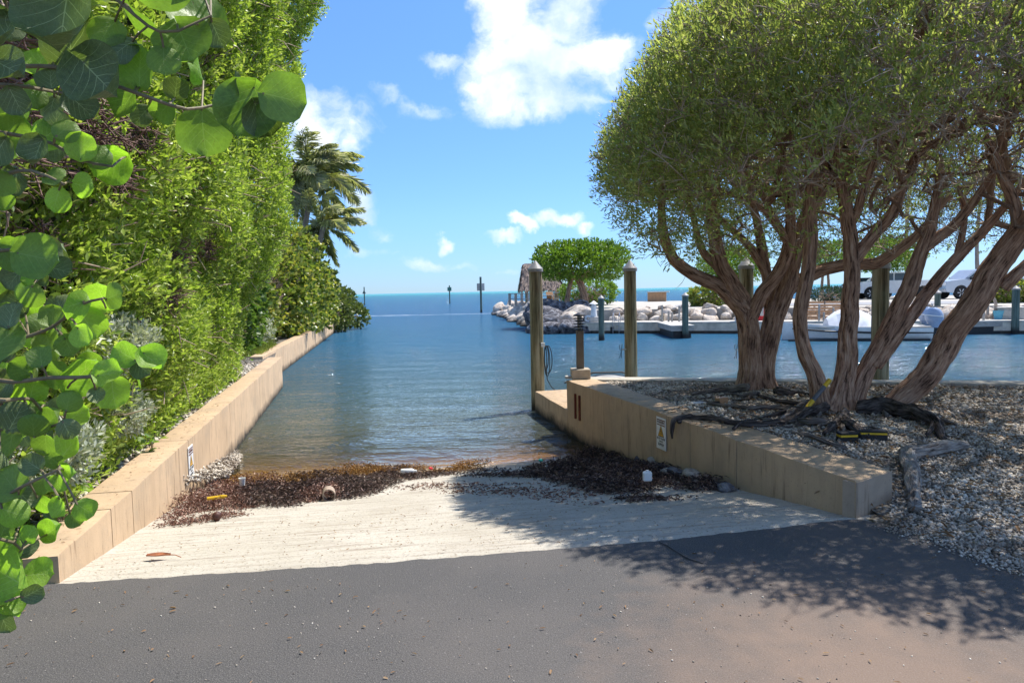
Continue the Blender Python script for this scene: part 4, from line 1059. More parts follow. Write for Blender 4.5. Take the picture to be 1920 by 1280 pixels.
# thatched hut
Yh = 57; lft = at(975, 538, Yh); rgt = at(1056, 536, Yh); zt = at(990, 494, Yh).z; ze = lft.z - .15
root = empty('thatched_hut', ((lft.x + rgt.x) / 2, Yh, LZ), 'open sided palm thatched hut near the tip of the spit', 'hut')
xa, xb = lft.x, rgt.x; dep = 1.5
rr2 = np.random.default_rng(4)
def thatch(nm, A, B, C2, D_): # roof face A-B eave, D-C ridge : strips of palm leaf hanging down the slope
    A, B, C2, D_ = [np.array(v, float) for v in (A, B, C2, D_)]
    b = MB(); b.add([A, B, C2, D_], [(0, 1, 2, 3)]); b.build(nm, M['thatch'], root)
    n = 1500; u = rr2.random(n)[:, None]; v = rr2.random(n)[:, None]
    P = (A * (1 - u) + B * u) * (1 - v) + (D_ * (1 - u) + C2 * u) * v
    dn = unit(A - D_ + 0 * P); dn = dn + rr2.normal(0, .12, (n, 3)); nr = np.cross(B - A, D_ - A); nr = unit(nr[None]) * (1 if nr[2] > 0 else -1) + 0 * P
    o = leaf_obj('thatch_fringe', P + nr * .05, dn, nr, rr2.uniform(.35, .6, n), rr2.uniform(.05, .1, n), M['thatch'], root); tag(o, kind='stuff')
ridz = zt; rx0, rx1 = xa + .35, xb - 1.3
thatch('roof_slope', (xa, Yh - dep, ze), (xb, Yh - dep, ze), (rx1, Yh, ridz), (rx0, Yh, ridz))
thatch('roof_slope', (xa, Yh + dep, ze), (xb, Yh + dep, ze), (rx1, Yh, ridz), (rx0, Yh, ridz))
thatch('roof_end', (xb, Yh - dep, ze), (xb, Yh + dep, ze), (rx1, Yh + .01, ridz), (rx1, Yh, ridz))
thatch('roof_end', (xa, Yh - dep, ze), (xa, Yh + dep, ze), (rx0, Yh + .01, ridz), (rx0, Yh, ridz))
for (x, y) in ((xa + .5, Yh - dep + .35), (xb - .5, Yh - dep + .35), (xa + .5, Yh + dep - .35), (xb - .5, Yh + dep - .35)):
    b = MB(); b.tube([(x, y, LZ), (x, y, ze + .3)], .09, 8); b.build('post', M['piling'], root)

# channel markers
def marker(px, yt, yb, wpx, label, sh=None):
    q = gr(px, yb, WATER); t = at(px, yt, q.y); r = wpx * q.y / F_PX / 2; root = empty('channel_marker', (q.x, q.y, WATER), label, 'channel marker')
    b = MB(); b.lathe([(r, -1), (r * .92, t.z - WATER)], (0, 0, 0), 12); b.build('pole', M['piling_green'], root, world=False); k = q.y / F_PX
    if sh == 'sq':
        for sx_ in (-1, 1):
            b = MB(); b.box((sx_ * 4.4 * k, -.12, at(px, yt + 19, q.y).z - WATER), (5.4 * k, .03, 13.5 * k)); b.build('sign_board', M['offwhite' if sx_ > 0 else 'greywood'], root, world=False)
    if sh == 'sq1':
        b = MB(); b.box((0, -.12, at(px, yt + 7, q.y).z - WATER), (7.5 * k, .03, 7 * k)); b.build('sign_board', simple('green_board', (.08, .2, .15), .7, .1, 5, 0), root, world=False)
    if sh == 'tri':
        b = MB(); b.extrude([(-3.4 * k, -3.4 * k), (3.4 * k, -3.4 * k), (0, 4 * k)], (0, -.15, at(px, yt + 9, q.y).z - WATER), (1, 0, 0), (0, 0, 1), (0, 1, 0), .03); b.build('sign_board', M['piling_green'], root, world=False)
marker(902.5, 519, 586, 4.2, 'tallest wooden channel marker with two square boards near the spit', 'sq')
marker(843.5, 535, 569, 2.4, 'green channel marker in the middle of the horizon', 'sq1')
marker(683.8, 538, 572, 2.2, 'dark channel marker with triangular board beside the mangrove bush', 'tri')
# ================================================================== VEHICLES AND BOAT
def pickup(loc, rz, paint, label, tone='silver'):
    root = empty('pickup_truck', loc, label, 'pickup truck', rz=rz); pm = M[paint]
    def ex(name, prof, w, mat, y0=0): b = MB(); b.extrude(prof, (0, y0, 0), (1, 0, 0), (0, 0, 1), (0, 1, 0), w); return b.build(name, mat, root, world=False)
    body = [(-2.75, .62), (-2.72, .95), (-2.66, 1.08), (-2.55, 1.13), (-1.55, 1.22), (-1.42, 1.24), (2.62, 1.24), (2.66, 1.2), (2.68, .6), (2.62, .42)]
    def arch(cx, r=.47): return [(cx + r * math.cos(a), .40 + r * math.sin(a)) for a in np.linspace(0, math.pi, 11)]
    body += [(2.2, .40)] + arch(1.72) + [(1.2, .38), (-1.25, .38)] + arch(-1.75) + [(-2.3, .42), (-2.68, .45)]
    ex('body', body, 1.86, pm)
    ex('cab', [(-1.45, 1.24), (-.75, 1.78), (-.55, 1.83), (.75, 1.84), (.9, 1.80), (1.12, 1.24)], 1.60, pm)
    for sy in (-1, 1):
        ex('side_window', [(-1.2, 1.27), (-.68, 1.72), (-.22, 1.75), (-.22, 1.27)], .012, M['glass'], sy * .807)
        ex('side_window', [(-.14, 1.27), (-.14, 1.75), (.72, 1.75), (.92, 1.27)], .012, M['glass'], sy * .807)
        b = MB(); b.box((-1.15, sy * 1.0, 1.27), (.12, .16, .18), bev=.02); b.build('mirror', M['black'], root, world=False)
        for cx in (-1.75, 1.72):
            w = empty('wheel', (cx, sy * .84, .39)); w.parent = root
            b = MB(); b.extrude([(math.cos(a) * .39, math.sin(a) * .39) for a in np.linspace(0, 2 * math.pi, 28, endpoint=False)], (0, 0, 0), (1, 0, 0), (0, 0, 1), (0, 1, 0), .25); b.build('tyre', M['tyre'], w, world=False)
            b = MB()
            for k in range(6):
                a = k * math.pi / 3; b.extrude([(math.cos(a - .2) * .06, math.sin(a - .2) * .06), (math.cos(a - .14) * .26, math.sin(a - .14) * .26), (math.cos(a + .14) * .26, math.sin(a + .14) * .26), (math.cos(a + .2) * .06, math.sin(a + .2) * .06)], (0, sy * .13, 0), (1, 0, 0), (0, 0, 1), (0, 1, 0), .02)
            b.build('rim', M['chrome'], w, world=False)
        b = MB(); b.box((-2.66, sy * .72, .92), (.14, .34, .2), bev=.02); b.build('headlight', M['white'], root, world=False)
        b = MB(); b.box((2.665, sy * .86, .98), (.05, .1, .36)); b.build('tail_light', M['red'], root, world=False)
    b = MB(); b.box((-2.76, 0, .55), (.14, 1.8, .22), bev=.02); b.build('front_bumper', M['chrome'], root, world=False)
    b = MB(); b.box((-2.74, 0, .88), (.06, 1.0, .3)); b.build('grille', M['black'], root, world=False)
    return root
c = at(1833, 556, 47); pickup((c.x, c.y, LZ), .06, 'silverpaint', 'silver pickup truck parked beyond the dock, seen past the leaning trunk')
c = at(1672, 548, 52); pickup((c.x, c.y, LZ), -.1, 'white', 'white pickup truck parked behind the piling and middle tree stems')
# dark estate car
c = at(1618, 549, 55); root = empty('parked_car', (c.x, c.y, LZ), 'dark car parked left of the white pickup behind the tree', 'car', rz=.1)
def exr(name, prof, w, mat, y0=0): b = MB(); b.extrude(prof, (0, y0, 0), (1, 0, 0), (0, 0, 1), (0, 1, 0), w); return b.build(name, mat, root, world=False)
ar = lambda cx: [(cx + .38 * math.cos(a), .34 + .38 * math.sin(a)) for a in np.linspace(0, math.pi, 9)]
dkp = simple('dark_car_paint', (.03, .035, .04), .25, .05, 3, 0, spec=.6)
exr('body', [(-2.25, .4), (-2.25, .8), (-1.3, .98), (2.1, 1.0), (2.22, .8), (2.2, .36)] + ar(1.4) + [(-.9, .32)] + ar(-1.4), 1.75, dkp)
exr('roof', [(-1.3, .98), (-.6, 1.5), (1.5, 1.52), (2.0, 1.0)], 1.5, dkp)
for sy in (-1, 1):
    exr('side_window', [(-1.05, 1.0), (-.55, 1.42), (1.4, 1.44), (1.75, 1.0)], .01, M['glass'], sy * .756)
    for cx in (-1.4, 1.4): exr('wheel', [(cx + math.cos(a) * .33, .33 + math.sin(a) * .33) for a in np.linspace(0, 2 * math.pi, 20, endpoint=False)], .22, M['tyre'], sy * .78)

# boat moored with its motors towards the right
q = gr(1672, 636, WATER); root = empty('motor_boat', (q.x, q.y + .2, WATER), 'white motor boat with pale cover and two outboard motors moored behind the trees', 'boat', rz=math.atan2(fe.y, fe.x) * .6)
st = []
for i in range(14):
    u = i / 13; x = 1.25 - u * 5.2; w = 1.05 * (1 - max(0, (u - .35) / .65) ** 2.2) + .02; sh = .48 + .22 * u * u
    st.append([(x, -w, sh), (x, -w * 1.0, sh - .07), (x, -w * .88, .1), (x, -w * .45, -.22 + .2 * u), (x, w * .45, -.22 + .2 * u), (x, w * .88, .1), (x, w, sh - .07), (x, w, sh)])
loft(st, 'hull', M['white'], root)
b = MB(); b.prism([(-3.9, -.02), (-2.5, -.86), (1.2, -.98), (1.2, .98), (-2.5, .86), (-3.9, .02)], .50, .53); b.build('deck', M['offwhite'], root, world=False)
b = MB(); b.tube([(1.25, -1.0, .3), (-1.0, -1.07, .32), (-2.5, -.92, .38), (-3.6, -.4, .46)], .035, 6); b.build('rub_rail', M['black'], root, world=False)
b = MB(); b.box((-1.35, -1.0, .02), (5.0, .06, .10)); b.box((-1.25, -.98, .02), (4.6, .05, .05)); b.build('boot_stripe', M['black'], root, world=False)
st = []
for i in range(9):
    u = i / 8; x = -2.3 + u * 2.5; h = .50 + .8 * math.sin(math.pi * min(1, u * 1.15 + .08)) ** .6 * (1 - .3 * u); w = .95
    st.append([(x, -w, .28), (x, -w * .8, .45 + .2 * math.sin(i * 2)), (x, -w * .35, h * .9), (x, 0, h), (x, w * .35, h * .9), (x, w * .8, .5), (x, w, .28)])
loft(st, 'cover', M['tarp'], root)
for sy in (-.35, .4):
    mt_ = empty('outboard_motor', (1.45, sy, .45)); mt_.parent = root
    st = []
    for (z, a_, bq, ox) in ((0, .12, .12, .05), (.12, .25, .17, .05), (.3, .33, .20, .04), (.52, .34, .2, .0), (.68, .27, .17, -.03), (.76, .13, .1, -.05)):
        st.append([(ox + a_ * math.cos(t_) , bq * math.sin(t_), z) for t_ in np.linspace(0, 2 * math.pi, 15)])
    loft(st, 'cowling', M['cowl'], mt_)
    b = MB(); b.box((0.03, 0, -.3), (.2, .16, .62), bev=.03, tilt=(0, .25)); b.box((.02, 0, -.62), (.34, .06, .05)); b.build('leg', M['black'], mt_, world=False)
    b = MB(); b.box((-.05, 0, .46), (.66, .415, .035), tilt=(0, .12)); b.build('stripe', M['white'], mt_, world=False)

# ================================================================== FAR PLANTING
def shell_pts(n, c, a, p, rng, rmin=.8, lump=.12, seed=0, zmin=None):
    """points in the outer layer of a superellipsoid with lumps"""
    d = unit(rng.normal(0, 1, (n, 3)))
    a = np.array(a); rho = (np.abs(d) ** p).sum(1) ** (-1 / p)
    P = d * rho[:, None] * (rmin + (1 - rmin) * rng.random(n)[:, None] ** .7)
    k = 1 + (fbm(d * 2.4 + seed, 3, seed) - .5)[:, None] * lump * 2
    P = P * k; W_ = P * a + np.array(c)
    nr = unit(np.sign(P) * np.abs(P) ** (p - 1) / a)
    if zmin is not None: m_ = W_[:, 2] > zmin; W_, nr = W_[m_], nr[m_]
    return W_, nr
def bush(name, label, cat, c, a, n, mat, L, W_, p=2.4, lump=.15, rmin=.7, seed=1, zmin=None, k=7, hexa=False, inner=True, up=.3, group=None, tl=.12, parent=None):
    rng = np.random.default_rng(seed); P, nr = shell_pts(n, c, a, p, rng, rmin, lump, seed, zmin)
    root = parent or empty(name, (c[0], c[1], zmin if zmin is not None else c[2] - a[2]), label, cat, group)
    LP, LD, LN = sprigs(P, nr + rng.normal(0, .25, P.shape), k, rng, tl=tl, up=up)
    m_ = len(LP); o = leaf_obj('foliage', LP, LD, LN, rng.uniform(.75, 1.2, m_) * L, rng.uniform(.8, 1.15, m_) * W_, M[mat], root, hexa=hexa); tag(o, kind='stuff')
    if inner:
        P2, n2 = shell_pts(max(60, n // 4), c, np.array(a) * .72, p, rng, .7, lump, seed, zmin)
        # stems from the base to inner points
        base = np.array([c[0], c[1], (zmin if zmin is not None else c[2] - a[2])]) + rng.normal(0, .12, (len(P2), 3)) * np.array([a[0], a[1], 0])
        mid = base * .55 + P2 * .45 + rng.normal(0, .05, P2.shape); mid[:, 2] = base[:, 2] * .4 + P2[:, 2] * .6
        V, Fq = seg_tubes(np.vstack([base, mid]), np.vstack([mid, P2]), np.full(len(P2) * 2, .016) * (a[2] + .5), np.full(len(P2) * 2, .008) * (a[2] + .5), 4)
        tag(link('stems', np_mesh('stems', V, Fq, 4), M['twig'], root), kind='stuff')
    return root
def topiary(name, label, base, crown_c, a, seed, n=2600, trunks=((-.3, 0), (.35, .1)), r=.12):
    rng = np.random.default_rng(seed); root = empty(name, tuple(base), label, 'tree'); zb = base[2]
    zbot = crown_c[2] - a[2] * .75
    for (dx, dy) in trunks:
        p0 = np.array([base[0] + dx, base[1] + dy, zb - .05, r * 1.25]); p1 = np.array([base[0] + dx * .8, base[1], zb + (zbot - zb) * .5, r * .9]); p2 = np.array([base[0] + dx * .2 + rng.uniform(-.1, .1), base[1], zbot + .1, r * .8])
        bark_tube('trunk', [p0, p1, p2], M['bark'], root, seg=14, step=.15, seed=seed, flare=.5)
    for k in range(9):
        an = rng.uniform(0, 6.28); e_ = np.array([crown_c[0] + math.cos(an) * a[0] * .7, crown_c[1] + math.sin(an) * a[1] * .7, crown_c[2] + rng.uniform(-.5, .2) * a[2], .03])
        p2 = np.array([base[0] + rng.uniform(-.1, .1), base[1], zbot - .1, r * .6]); m_ = (p2 + e_) / 2; m_[2] = p2[2] * .6 + e_[2] * .4
        bark_tube('branch', [p2, m_, e_], M['bark'], root, seg=8, step=.3, seed=seed + k)
    P, nr = shell_pts(n, crown_c, a, 3.2, rng, .35, .07, seed, crown_c[2] - a[2] * .85)
    LP, LD, LN = sprigs(P, nr + np.array([0, 0, .3]), 8, rng, tl=.12, up=.5); m_ = len(LP)
    tag(leaf_obj('crown', LP, LD, LN, rng.uniform(.10, .19, m_), rng.uniform(.06, .10, m_), M['topiary'], root), kind='stuff')
    return root
b0 = at(1080, 577, 43.5)
cc = at(1089, 490, 43.5)
topiary('clipped_tree', 'flat topped clipped green tree on two trunks above the dark boulders', (b0.x, b0.y, LZ), (cc.x, cc.y, cc.z), (2.8, 2.3, 1.2), 3, 3200, trunks=((-.55, 0), (.45, -.2), (.65, .2)), r=.15)
cc = at(1372, 497, 56); topiary('clipped_tree', 'pale green clipped tree seen behind the fork of the left tree', (cc.x, cc.y, LZ), (cc.x, cc.y, cc.z), (2.55, 2.2, 1.35), 7, 2200)
cc = at(1655, 478, 52); topiary('clipped_tree', 'clipped green tree whose crown shows behind the middle tree stems', (cc.x - .5, cc.y, LZ), (cc.x, cc.y, cc.z), (2.6, 2.2, 1.3), 9, 1800)
cc = at(1560, 480, 60); topiary('clipped_tree', 'dark clipped tree between the curved and straight stems', (at(1547, 548, 60).x, 60, LZ), (cc.x, cc.y, cc.z), (2.5, 2.2, 1.2), 12, 1500)
q = at(1103, 570, 50); bush('shrub', 'bright green shrub behind the trunks of the clipped tree on the spit', 'shrub', (q.x, q.y, LZ + .85), (2.0, 1.3, .9), 900, 'topiary', .16, .08, seed=21, zmin=LZ)
q = at(1334, 573, 41.5); bush('hedge_bush', 'low clipped yellow green hedge on top of the rock bank', 'hedge', (q.x, q.y, LZ + .5), (1.25, .7, .52), 700, 'grape_bush', .15, .1, p=4, seed=22, zmin=LZ)
q = at(1553, 565, 46); bush('shrub', 'dark blue green shrub behind the orange slatted screen', 'shrub', (q.x, q.y, LZ + .4), (1.1, .7, .5), 500, 'shrub_dark', .12, .04, seed=23, zmin=LZ)
q = at(1880, 570, 36); bush('hedge_bush', 'yellow green sea grape hedge right of the leaning trunk', 'hedge', (q.x + .3, q.y, LZ + .45), (1.5, .7, .55), 600, 'grape_bush', .16, .12, p=3, seed=24, zmin=LZ)

# palm
def frond(b_pts, length, az, el, droop, rng, wind):
    """rachis polyline"""
    p = np.array([0., 0, 0]); d = np.array([math.cos(az) * math.cos(el), math.sin(az) * math.cos(el), math.sin(el)]); o = [p.copy()]
    for i in range(12):
        p = p + d * length / 12; d = unit(d + np.array([wind[0], wind[1], -droop]) * (.5 + i / 12)); o.append(p.copy())
    return np.array(o)
def palm(name, label, base, top, seed, nf=26, length=3.2, r=.16, wind=(.11, -.01), sc=1.0, group=None):
    rng = np.random.default_rng(seed); root = empty(name, tuple(base), label, 'palm tree', group)
    m1 = base * .5 + top * .5 + np.array([-.3, 0, 0])
    Q = catmull([list(base) + [r * 1.4], list(m1) + [r], list(top) + [r * .8]], .35)
    b = MB(); b.tube([tuple(q[:3]) for q in Q], [q[3] * (1 + .06 * (i % 2)) for i, q in enumerate(Q)], 12); b.build('trunk', M['palmtrunk'], root, smooth=True)
    allP, allD, allN, allL, allW = [], [], [], [], []; b = MB()
    for k in range(nf):
        az = rng.uniform(0, 2 * math.pi); el = rng.uniform(-.5, 1.25); ln_f = length * rng.uniform(.8, 1.1)
        Rch = frond(None, ln_f, az, el, rng.uniform(.12, .2), rng, wind) + top
        b.tube([tuple(v) for v in Rch], [.035 * (1 - i / 13) + .006 for i in range(13)], 5, caps=False)
        t = np.linspace(.12, 1, 90); idx = t * 12; i0 = np.clip(idx.astype(int), 0, 11); f = (idx - i0)[:, None]
        P = Rch[i0] * (1 - f) + Rch[i0 + 1] * f; T = unit(Rch[i0 + 1] - Rch[i0]); S = unit(np.cross(T, [0, 0, 1.])); 
        for sg in (-1, 1):
            D = unit(S * sg * .75 + T * .75 + np.array([wind[0] * 3, wind[1] * 3, -.45]) + rng.normal(0, .2, P.shape))
            allP.append(P); allD.append(D); allN.append(np.cross(D, T) + np.array([0, 0, .3])); allL.append(ln_f * .30 * np.sin(np.pi * np.clip(t * .9 + .08, 0, 1)) ** .7 * rng.uniform(.8, 1.1, len(t))); allW.append(np.full(len(t), .034 * sc))
    b.build('frond_stem', simple('frond_stem', (.2, .2, .07), .6, .2, 5, 0), root)
    tag(leaf_obj('fronds', np.vstack(allP), np.vstack(allD), np.vstack(allN), np.concatenate(allL), np.concatenate(allW), M['palm'], root, fold=.1, droop=.25), kind='stuff')
    return root
tp = at(588, 330, 40); palm('coconut_palm', 'tall windblown coconut palm rising behind the sea grape bush', np.array([tp.x - .9, 40., .1]), np.array(tp), 5, 32, 3.3, wind=(.10, -.03))
tp = at(606, 425, 37); palm('coconut_palm', 'lower windblown palm whose fronds hang over the sea grape bush', np.array([tp.x - .7, 37., .1]), np.array(tp), 6, 20, 2.6, wind=(.12, -.03))
for (px, yt, Y, ll) in ((1706, 300, 60, 'distant palm whose bare trunk shows left of the fork of the leaning stems'), (1838, 330, 62, 'distant palm whose thin trunk shows left of the big leaning trunk')):
    t_ = at(px + 6, yt, Y); bb = at(px - 4, 545, Y); palm('coconut_palm', ll, np.array([bb.x, Y, LZ]), np.array(t_), int(px), 12, 2.6, r=.13, group='distant palms')

# left bank bushes beyond the hedge
def multi_bush(name, label, cat, blobs, mat, L, W_, seed, k=6, hexa=True, zmin=None, stems=True, p=2.3, lump=.2):
    c0 = blobs[0][0]; root = empty(name, (c0[0], c0[1], .07 if zmin is None else zmin), label, cat)
    for i, (c, a, n) in enumerate(blobs):
        bush('x', None, None, c, a, n, mat, L, W_, p=p, lump=lump, seed=seed + i, k=k, hexa=hexa, zmin=zmin, parent=root, inner=stems)
    return root
def lwp(Y, off, z):      # point at depth Y, off metres to the left of the canal-side face of the left walls
    if Y < L2A.y + 2: q = LA + ld * ((Y - LA.y) / ld.y); 
    else: q = L2A + l2d * ((Y - L2A.y) / l2d.y)
    return (q.x - off, Y, z)
multi_bush('sea_grape_bush', 'large sea grape bush with yellowing round leaves overhanging the far wall', 'bush',
           [(lwp(27, 2.2, 1.5), (2.5, 3.0, 2.2), 1500), (lwp(31, 1.9, 2.2), (2.5, 3.2, 2.6), 1700), (lwp(23.5, 2.4, 1.0), (1.7, 2.2, 1.5), 800), (lwp(35.5, 1.5, 1.6), (2.2, 3, 2.2), 1100), (lwp(33, 1.0, .9), (1.4, 4, 1.0), 700)], 'grape_bush', .17, .17, 31, zmin=.0)
multi_bush('sea_grape_bush', 'greener sea grape bush growing between the hedge and the yellowing bush', 'bush',
           [(lwp(19.5, 2.2, 1.7), (1.5, 2.0, 2.4), 1100), (lwp(23, 2.9, 2.6), (1.8, 2.4, 2.4), 1100)], 'grape_green', .15, .15, 61, zmin=.0)
multi_bush('mangrove_bush', 'dark green mangrove bush leaning over the water at the end of the far wall', 'bush',
           [(lwp(43, .6, .6), (1.5, 2.0, 1.5), 900), (lwp(46, -.3, .2), (1.5, 1.6, 1.1), 600), (lwp(40, 1.0, 1.6), (1.4, 2.2, 1.5), 800), (lwp(47, .4, 1.0), (1.4, 1.6, 1.2), 500)], 'mangrove', .17, .12, 41, zmin=-.45)
bush('silver_shrub', 'pale silvery shrub on the gravel by the far wall below the sea grape bush', 'shrub', lwp(22.5, 1.5, .5), (.9, 1.5, .75), 700, 'silver', .09, .035, seed=51, zmin=.07)
# grass patch
gp = [gr(450, 668, .1), gr(492, 668, .1), gr(520, 648, .1), gr(478, 632, .1), gr(452, 640, .1)]
x, y = scatter([xy(p) for p in gp], 9000, rng); P = np.stack([x, y, x * 0 + .07], 1); D = unit(rng.normal(0, .5, P.shape) + np.array([0, 0, 1.]))
tag(leaf_obj('grass', P, D, rng.normal(0, 1, P.shape), rng.uniform(.08, .2, len(x)), rng.uniform(.01, .02, len(x)), M['grass']), 'small patch of sunlit yellow green grass behind the left wall', 'grass', kind='stuff')
# ================================================================== TALL CLIPPED HEDGE ON THE LEFT
HZ = np.array([-.2, .2, 1, 2, 2.6, 4, 5, 6, 7.1, 8.4]); HB = np.array([-.1, -.05, .18, .5, .85, .95, 1.15, 1.45, 1.8, 2.0])
def hface(Y, z, lump=True):
    X = LA.x + (Y - LA.y) * ld.x / ld.y - .36 + np.interp(z, HZ, HB) - np.clip(Y - 12.9, 0, None) ** 2 * .35
    if lump: X = X + (fbm(np.stack([Y * .9, z * .9, Y * 0], -1), 4, 5) - .5) * 1.15 * np.clip(z / 2.0, .2, 1)
    return X
def hedge_hit(px, py):
    d = ray(px, py)
    for k in range(400):
        t = 2.6 + k * .035; p = CAM + d * (t / d.y)
        if p.x <= float(hface(np.array([p.y]), np.array([p.z]))[0]): return p
    return p
hroot = empty('tall_hedge', tuple(lwp(8, .8, .07)), 'tall bright green clipped hedge rising behind the left wall', 'hedge')
holes = [(hedge_hit(px, py), r) for (px, py, r) in ((205, 232, .20), (270, 240, .20), (60, 160, .30), (20, 100, .3), (235, 335, .10), (20, 540, .22), (330, 560, .09), (345, 478, .12), (90, 470, .12), (395, 470, .12), (150, 250, .16))]
rng = np.random.default_rng(77)
def hedge_layer(n, depth, k, L, W_, seed, ymax=14.7):
    rng = np.random.default_rng(seed)
    u = rng.random(n * 3); Y = 2.9 + (ymax - 2.9) * u; z = rng.uniform(.08, 8.3, n * 3)
    # only what the frame could show, with a margin
    keep = (z - CAM_H) < (Y * .50 + .35); Y, z = Y[keep][:n], z[keep][:n]
    P = np.stack([hface(Y, z) - depth * rng.random(len(Y)), Y, z], 1)
    ok = np.ones(len(P), bool)
    for c, r in holes:
        dd_ = np.linalg.norm(P[:, 1:] - np.array([c.y, c.z]), axis=1) + (fbm(P * 5, 2, 3) - .5) * .3; ok &= (dd_ > r * (1 if depth < .4 else .5))
    if depth < .4: ok &= ~((fbm(P * 1.9, 3, 13) > .60) & (rng.random(len(P)) < .75))
    P = P[ok]; e = .05; Y, z = P[:, 1], P[:, 2]
    gx = (hface(Y, z + e) - hface(Y, z - e)) / (2 * e); gy = (hface(Y + e, z) - hface(Y - e, z)) / (2 * e)
    nr = unit(np.stack([np.ones(len(Y)), -gy, -gx * .5], 1))
    LP, LD, LN = sprigs(P, nr + rng.normal(0, .35, P.shape) + np.array([0, 0, .25]), k, rng, tl=.10, spread=.85, up=.35)
    return LP, LD, LN
A1 = hedge_layer(20000, .22, 9, 0, 0, 1); A3 = hedge_layer(8000, .75, 7, 0, 0, 2)
LP = np.vstack([A1[0], A3[0]]); LD_ = np.vstack([A1[1], A3[1]]); LN_ = np.vstack([A1[2], A3[2]]); n = len(LP)
tag(leaf_obj('foliage', LP, LD_, LN_, rng.uniform(.045, .085, n), rng.uniform(.020, .034, n), M['hedge'], hroot), kind='stuff')
# twiggy inside
n = 5200; Y = rng.uniform(2.9, 14.5, n); z = rng.uniform(.2, 8, n); P0 = np.stack([hface(Y, z) - rng.uniform(.15, .9, n), Y, z], 1)
d1 = unit(rng.normal(0, 1, (n, 3)) * np.array([.6, 1, .7]) + np.array([.5, 0, .4])); P1 = P0 + d1 * rng.uniform(.12, .35, (n, 1)); P2_ = P1 + unit(d1 + rng.normal(0, .5, (n, 3))) * .2
V, Fq = seg_tubes(np.vstack([P0, P1]), np.vstack([P1, P2_]), np.full(2 * n, .006), np.full(2 * n, .004), 4)
tag(link('twigs', np_mesh('twigs', V, Fq, 4), M['twig'], hroot), kind='stuff')
hc = []
for c, r in holes:
    n = int(900 * r); Pq = np.array(c)[None] + rng.normal(0, r * .75, (n, 3)) * np.array([.3, 1, .8]) - np.array([r * .45, 0, 0]); dq = unit(rng.normal(0, 1, (n, 3)) * np.array([.5, 1.4, .5]) + np.array([.2, .3, -.1]))
    hc.append((Pq, Pq + dq * rng.uniform(.06, .2, (n, 1))))
Pa = np.vstack([h[0] for h in hc]); Pb = np.vstack([h[1] for h in hc]); V, Fq = seg_tubes(Pa, Pb, np.full(len(Pa), .0055), np.full(len(Pa), .0035), 4)
tag(link('bare_twigs', np_mesh('bare_twigs', V, Fq, 4), simple('brown_twig', (.20, .12, .10), .85, .35, 9, 0), hroot), kind='stuff')
ys_, zs_ = np.meshgrid(np.linspace(2.4, 14.2, 60), np.linspace(.0, 8.2, 40)); xx = hface(ys_, zs_) - 1.05 + (fbm(np.stack([ys_ * 3, zs_ * 3, ys_ * 0], -1), 2) - .5) * .5  # dark sheet behind the leaves, painted to stand in for inner shade
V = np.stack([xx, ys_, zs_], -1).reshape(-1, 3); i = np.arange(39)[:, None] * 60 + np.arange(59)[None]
tag(link('inner_shade_sheet', np_mesh('inner_shade_sheet', V, np.stack([i, i + 1, i + 61, i + 60], -1).reshape(-1, 4), 4, smooth=True), M['dark_inside'], hroot), kind='stuff')
# stems in the hedge
for k in range(7):
    Yk = 3.6 + k * 1.6; x0 = float(hface(np.array([Yk]), np.array([.2]))[0]) - .35; x1 = float(hface(np.array([Yk]), np.array([4.]))[0]) - .6
    bark_tube('stem', [[x0, Yk, .0, .06], [x0 - .1, Yk + .1, 1.5, .05], [x1, Yk, 4, .04], [x1 + .2, Yk + .1, 7.4, .015]], M['bark'], hroot, seg=10, step=.12, seed=k)
# silver shrubs in front of the hedge foot
for (px, py, a, n_, ll) in ((212, 645, (.22, .42, .17), 300, 'silvery leaved shrub at the hedge foot, uppermost of the three'), (225, 775, (.18, .3, .15), 220, 'silvery leaved shrub at the hedge foot behind the hanging sea grape twigs'),
                         (85, 845, (.24, .34, .18), 330, 'silvery leaved shrub lowest at the left, above the near end of the wall')):
    p = hedge_hit(px, py); zc = max(p.z, a[2] * .9)
    bush('silver_shrub', ll, 'shrub', (p.x + .02, p.y, zc), a, n_, 'silver', .055, .024, seed=int(px), k=7, tl=.07, zmin=.06, inner=False)
# small round-leaved seedlings on the wall top edge
def small_grape(cx, cy, n, s, label, seed):
    rs = random.Random(seed); c = gr(cx, cy, .12); root = empty('sea_grape_seedling', tuple(c), label, 'plant'); b = MB()
    for k in range(n):
        an = rs.uniform(0, 6.28); rr_ = rs.uniform(.05, s); e = c + Vector((math.cos(an) * rr_, math.sin(an) * rr_ * .6, rs.uniform(.04, .2)))
        b.tube([c, c.lerp(e, .5) + Vector((0, 0, .03)), e], .004, 4); put_leaf(root, e + Vector((math.cos(an) * .03, math.sin(an) * .03, 0)), Vector((math.cos(an), math.sin(an), .1)), Vector((rs.uniform(-.5, .8), rs.uniform(-.8, .2), .8)), rs.uniform(.06, .1), rs.choice(['sg_mid', 'sg_bright']), rs)
    b.build('stem', M['sgstem'], root)

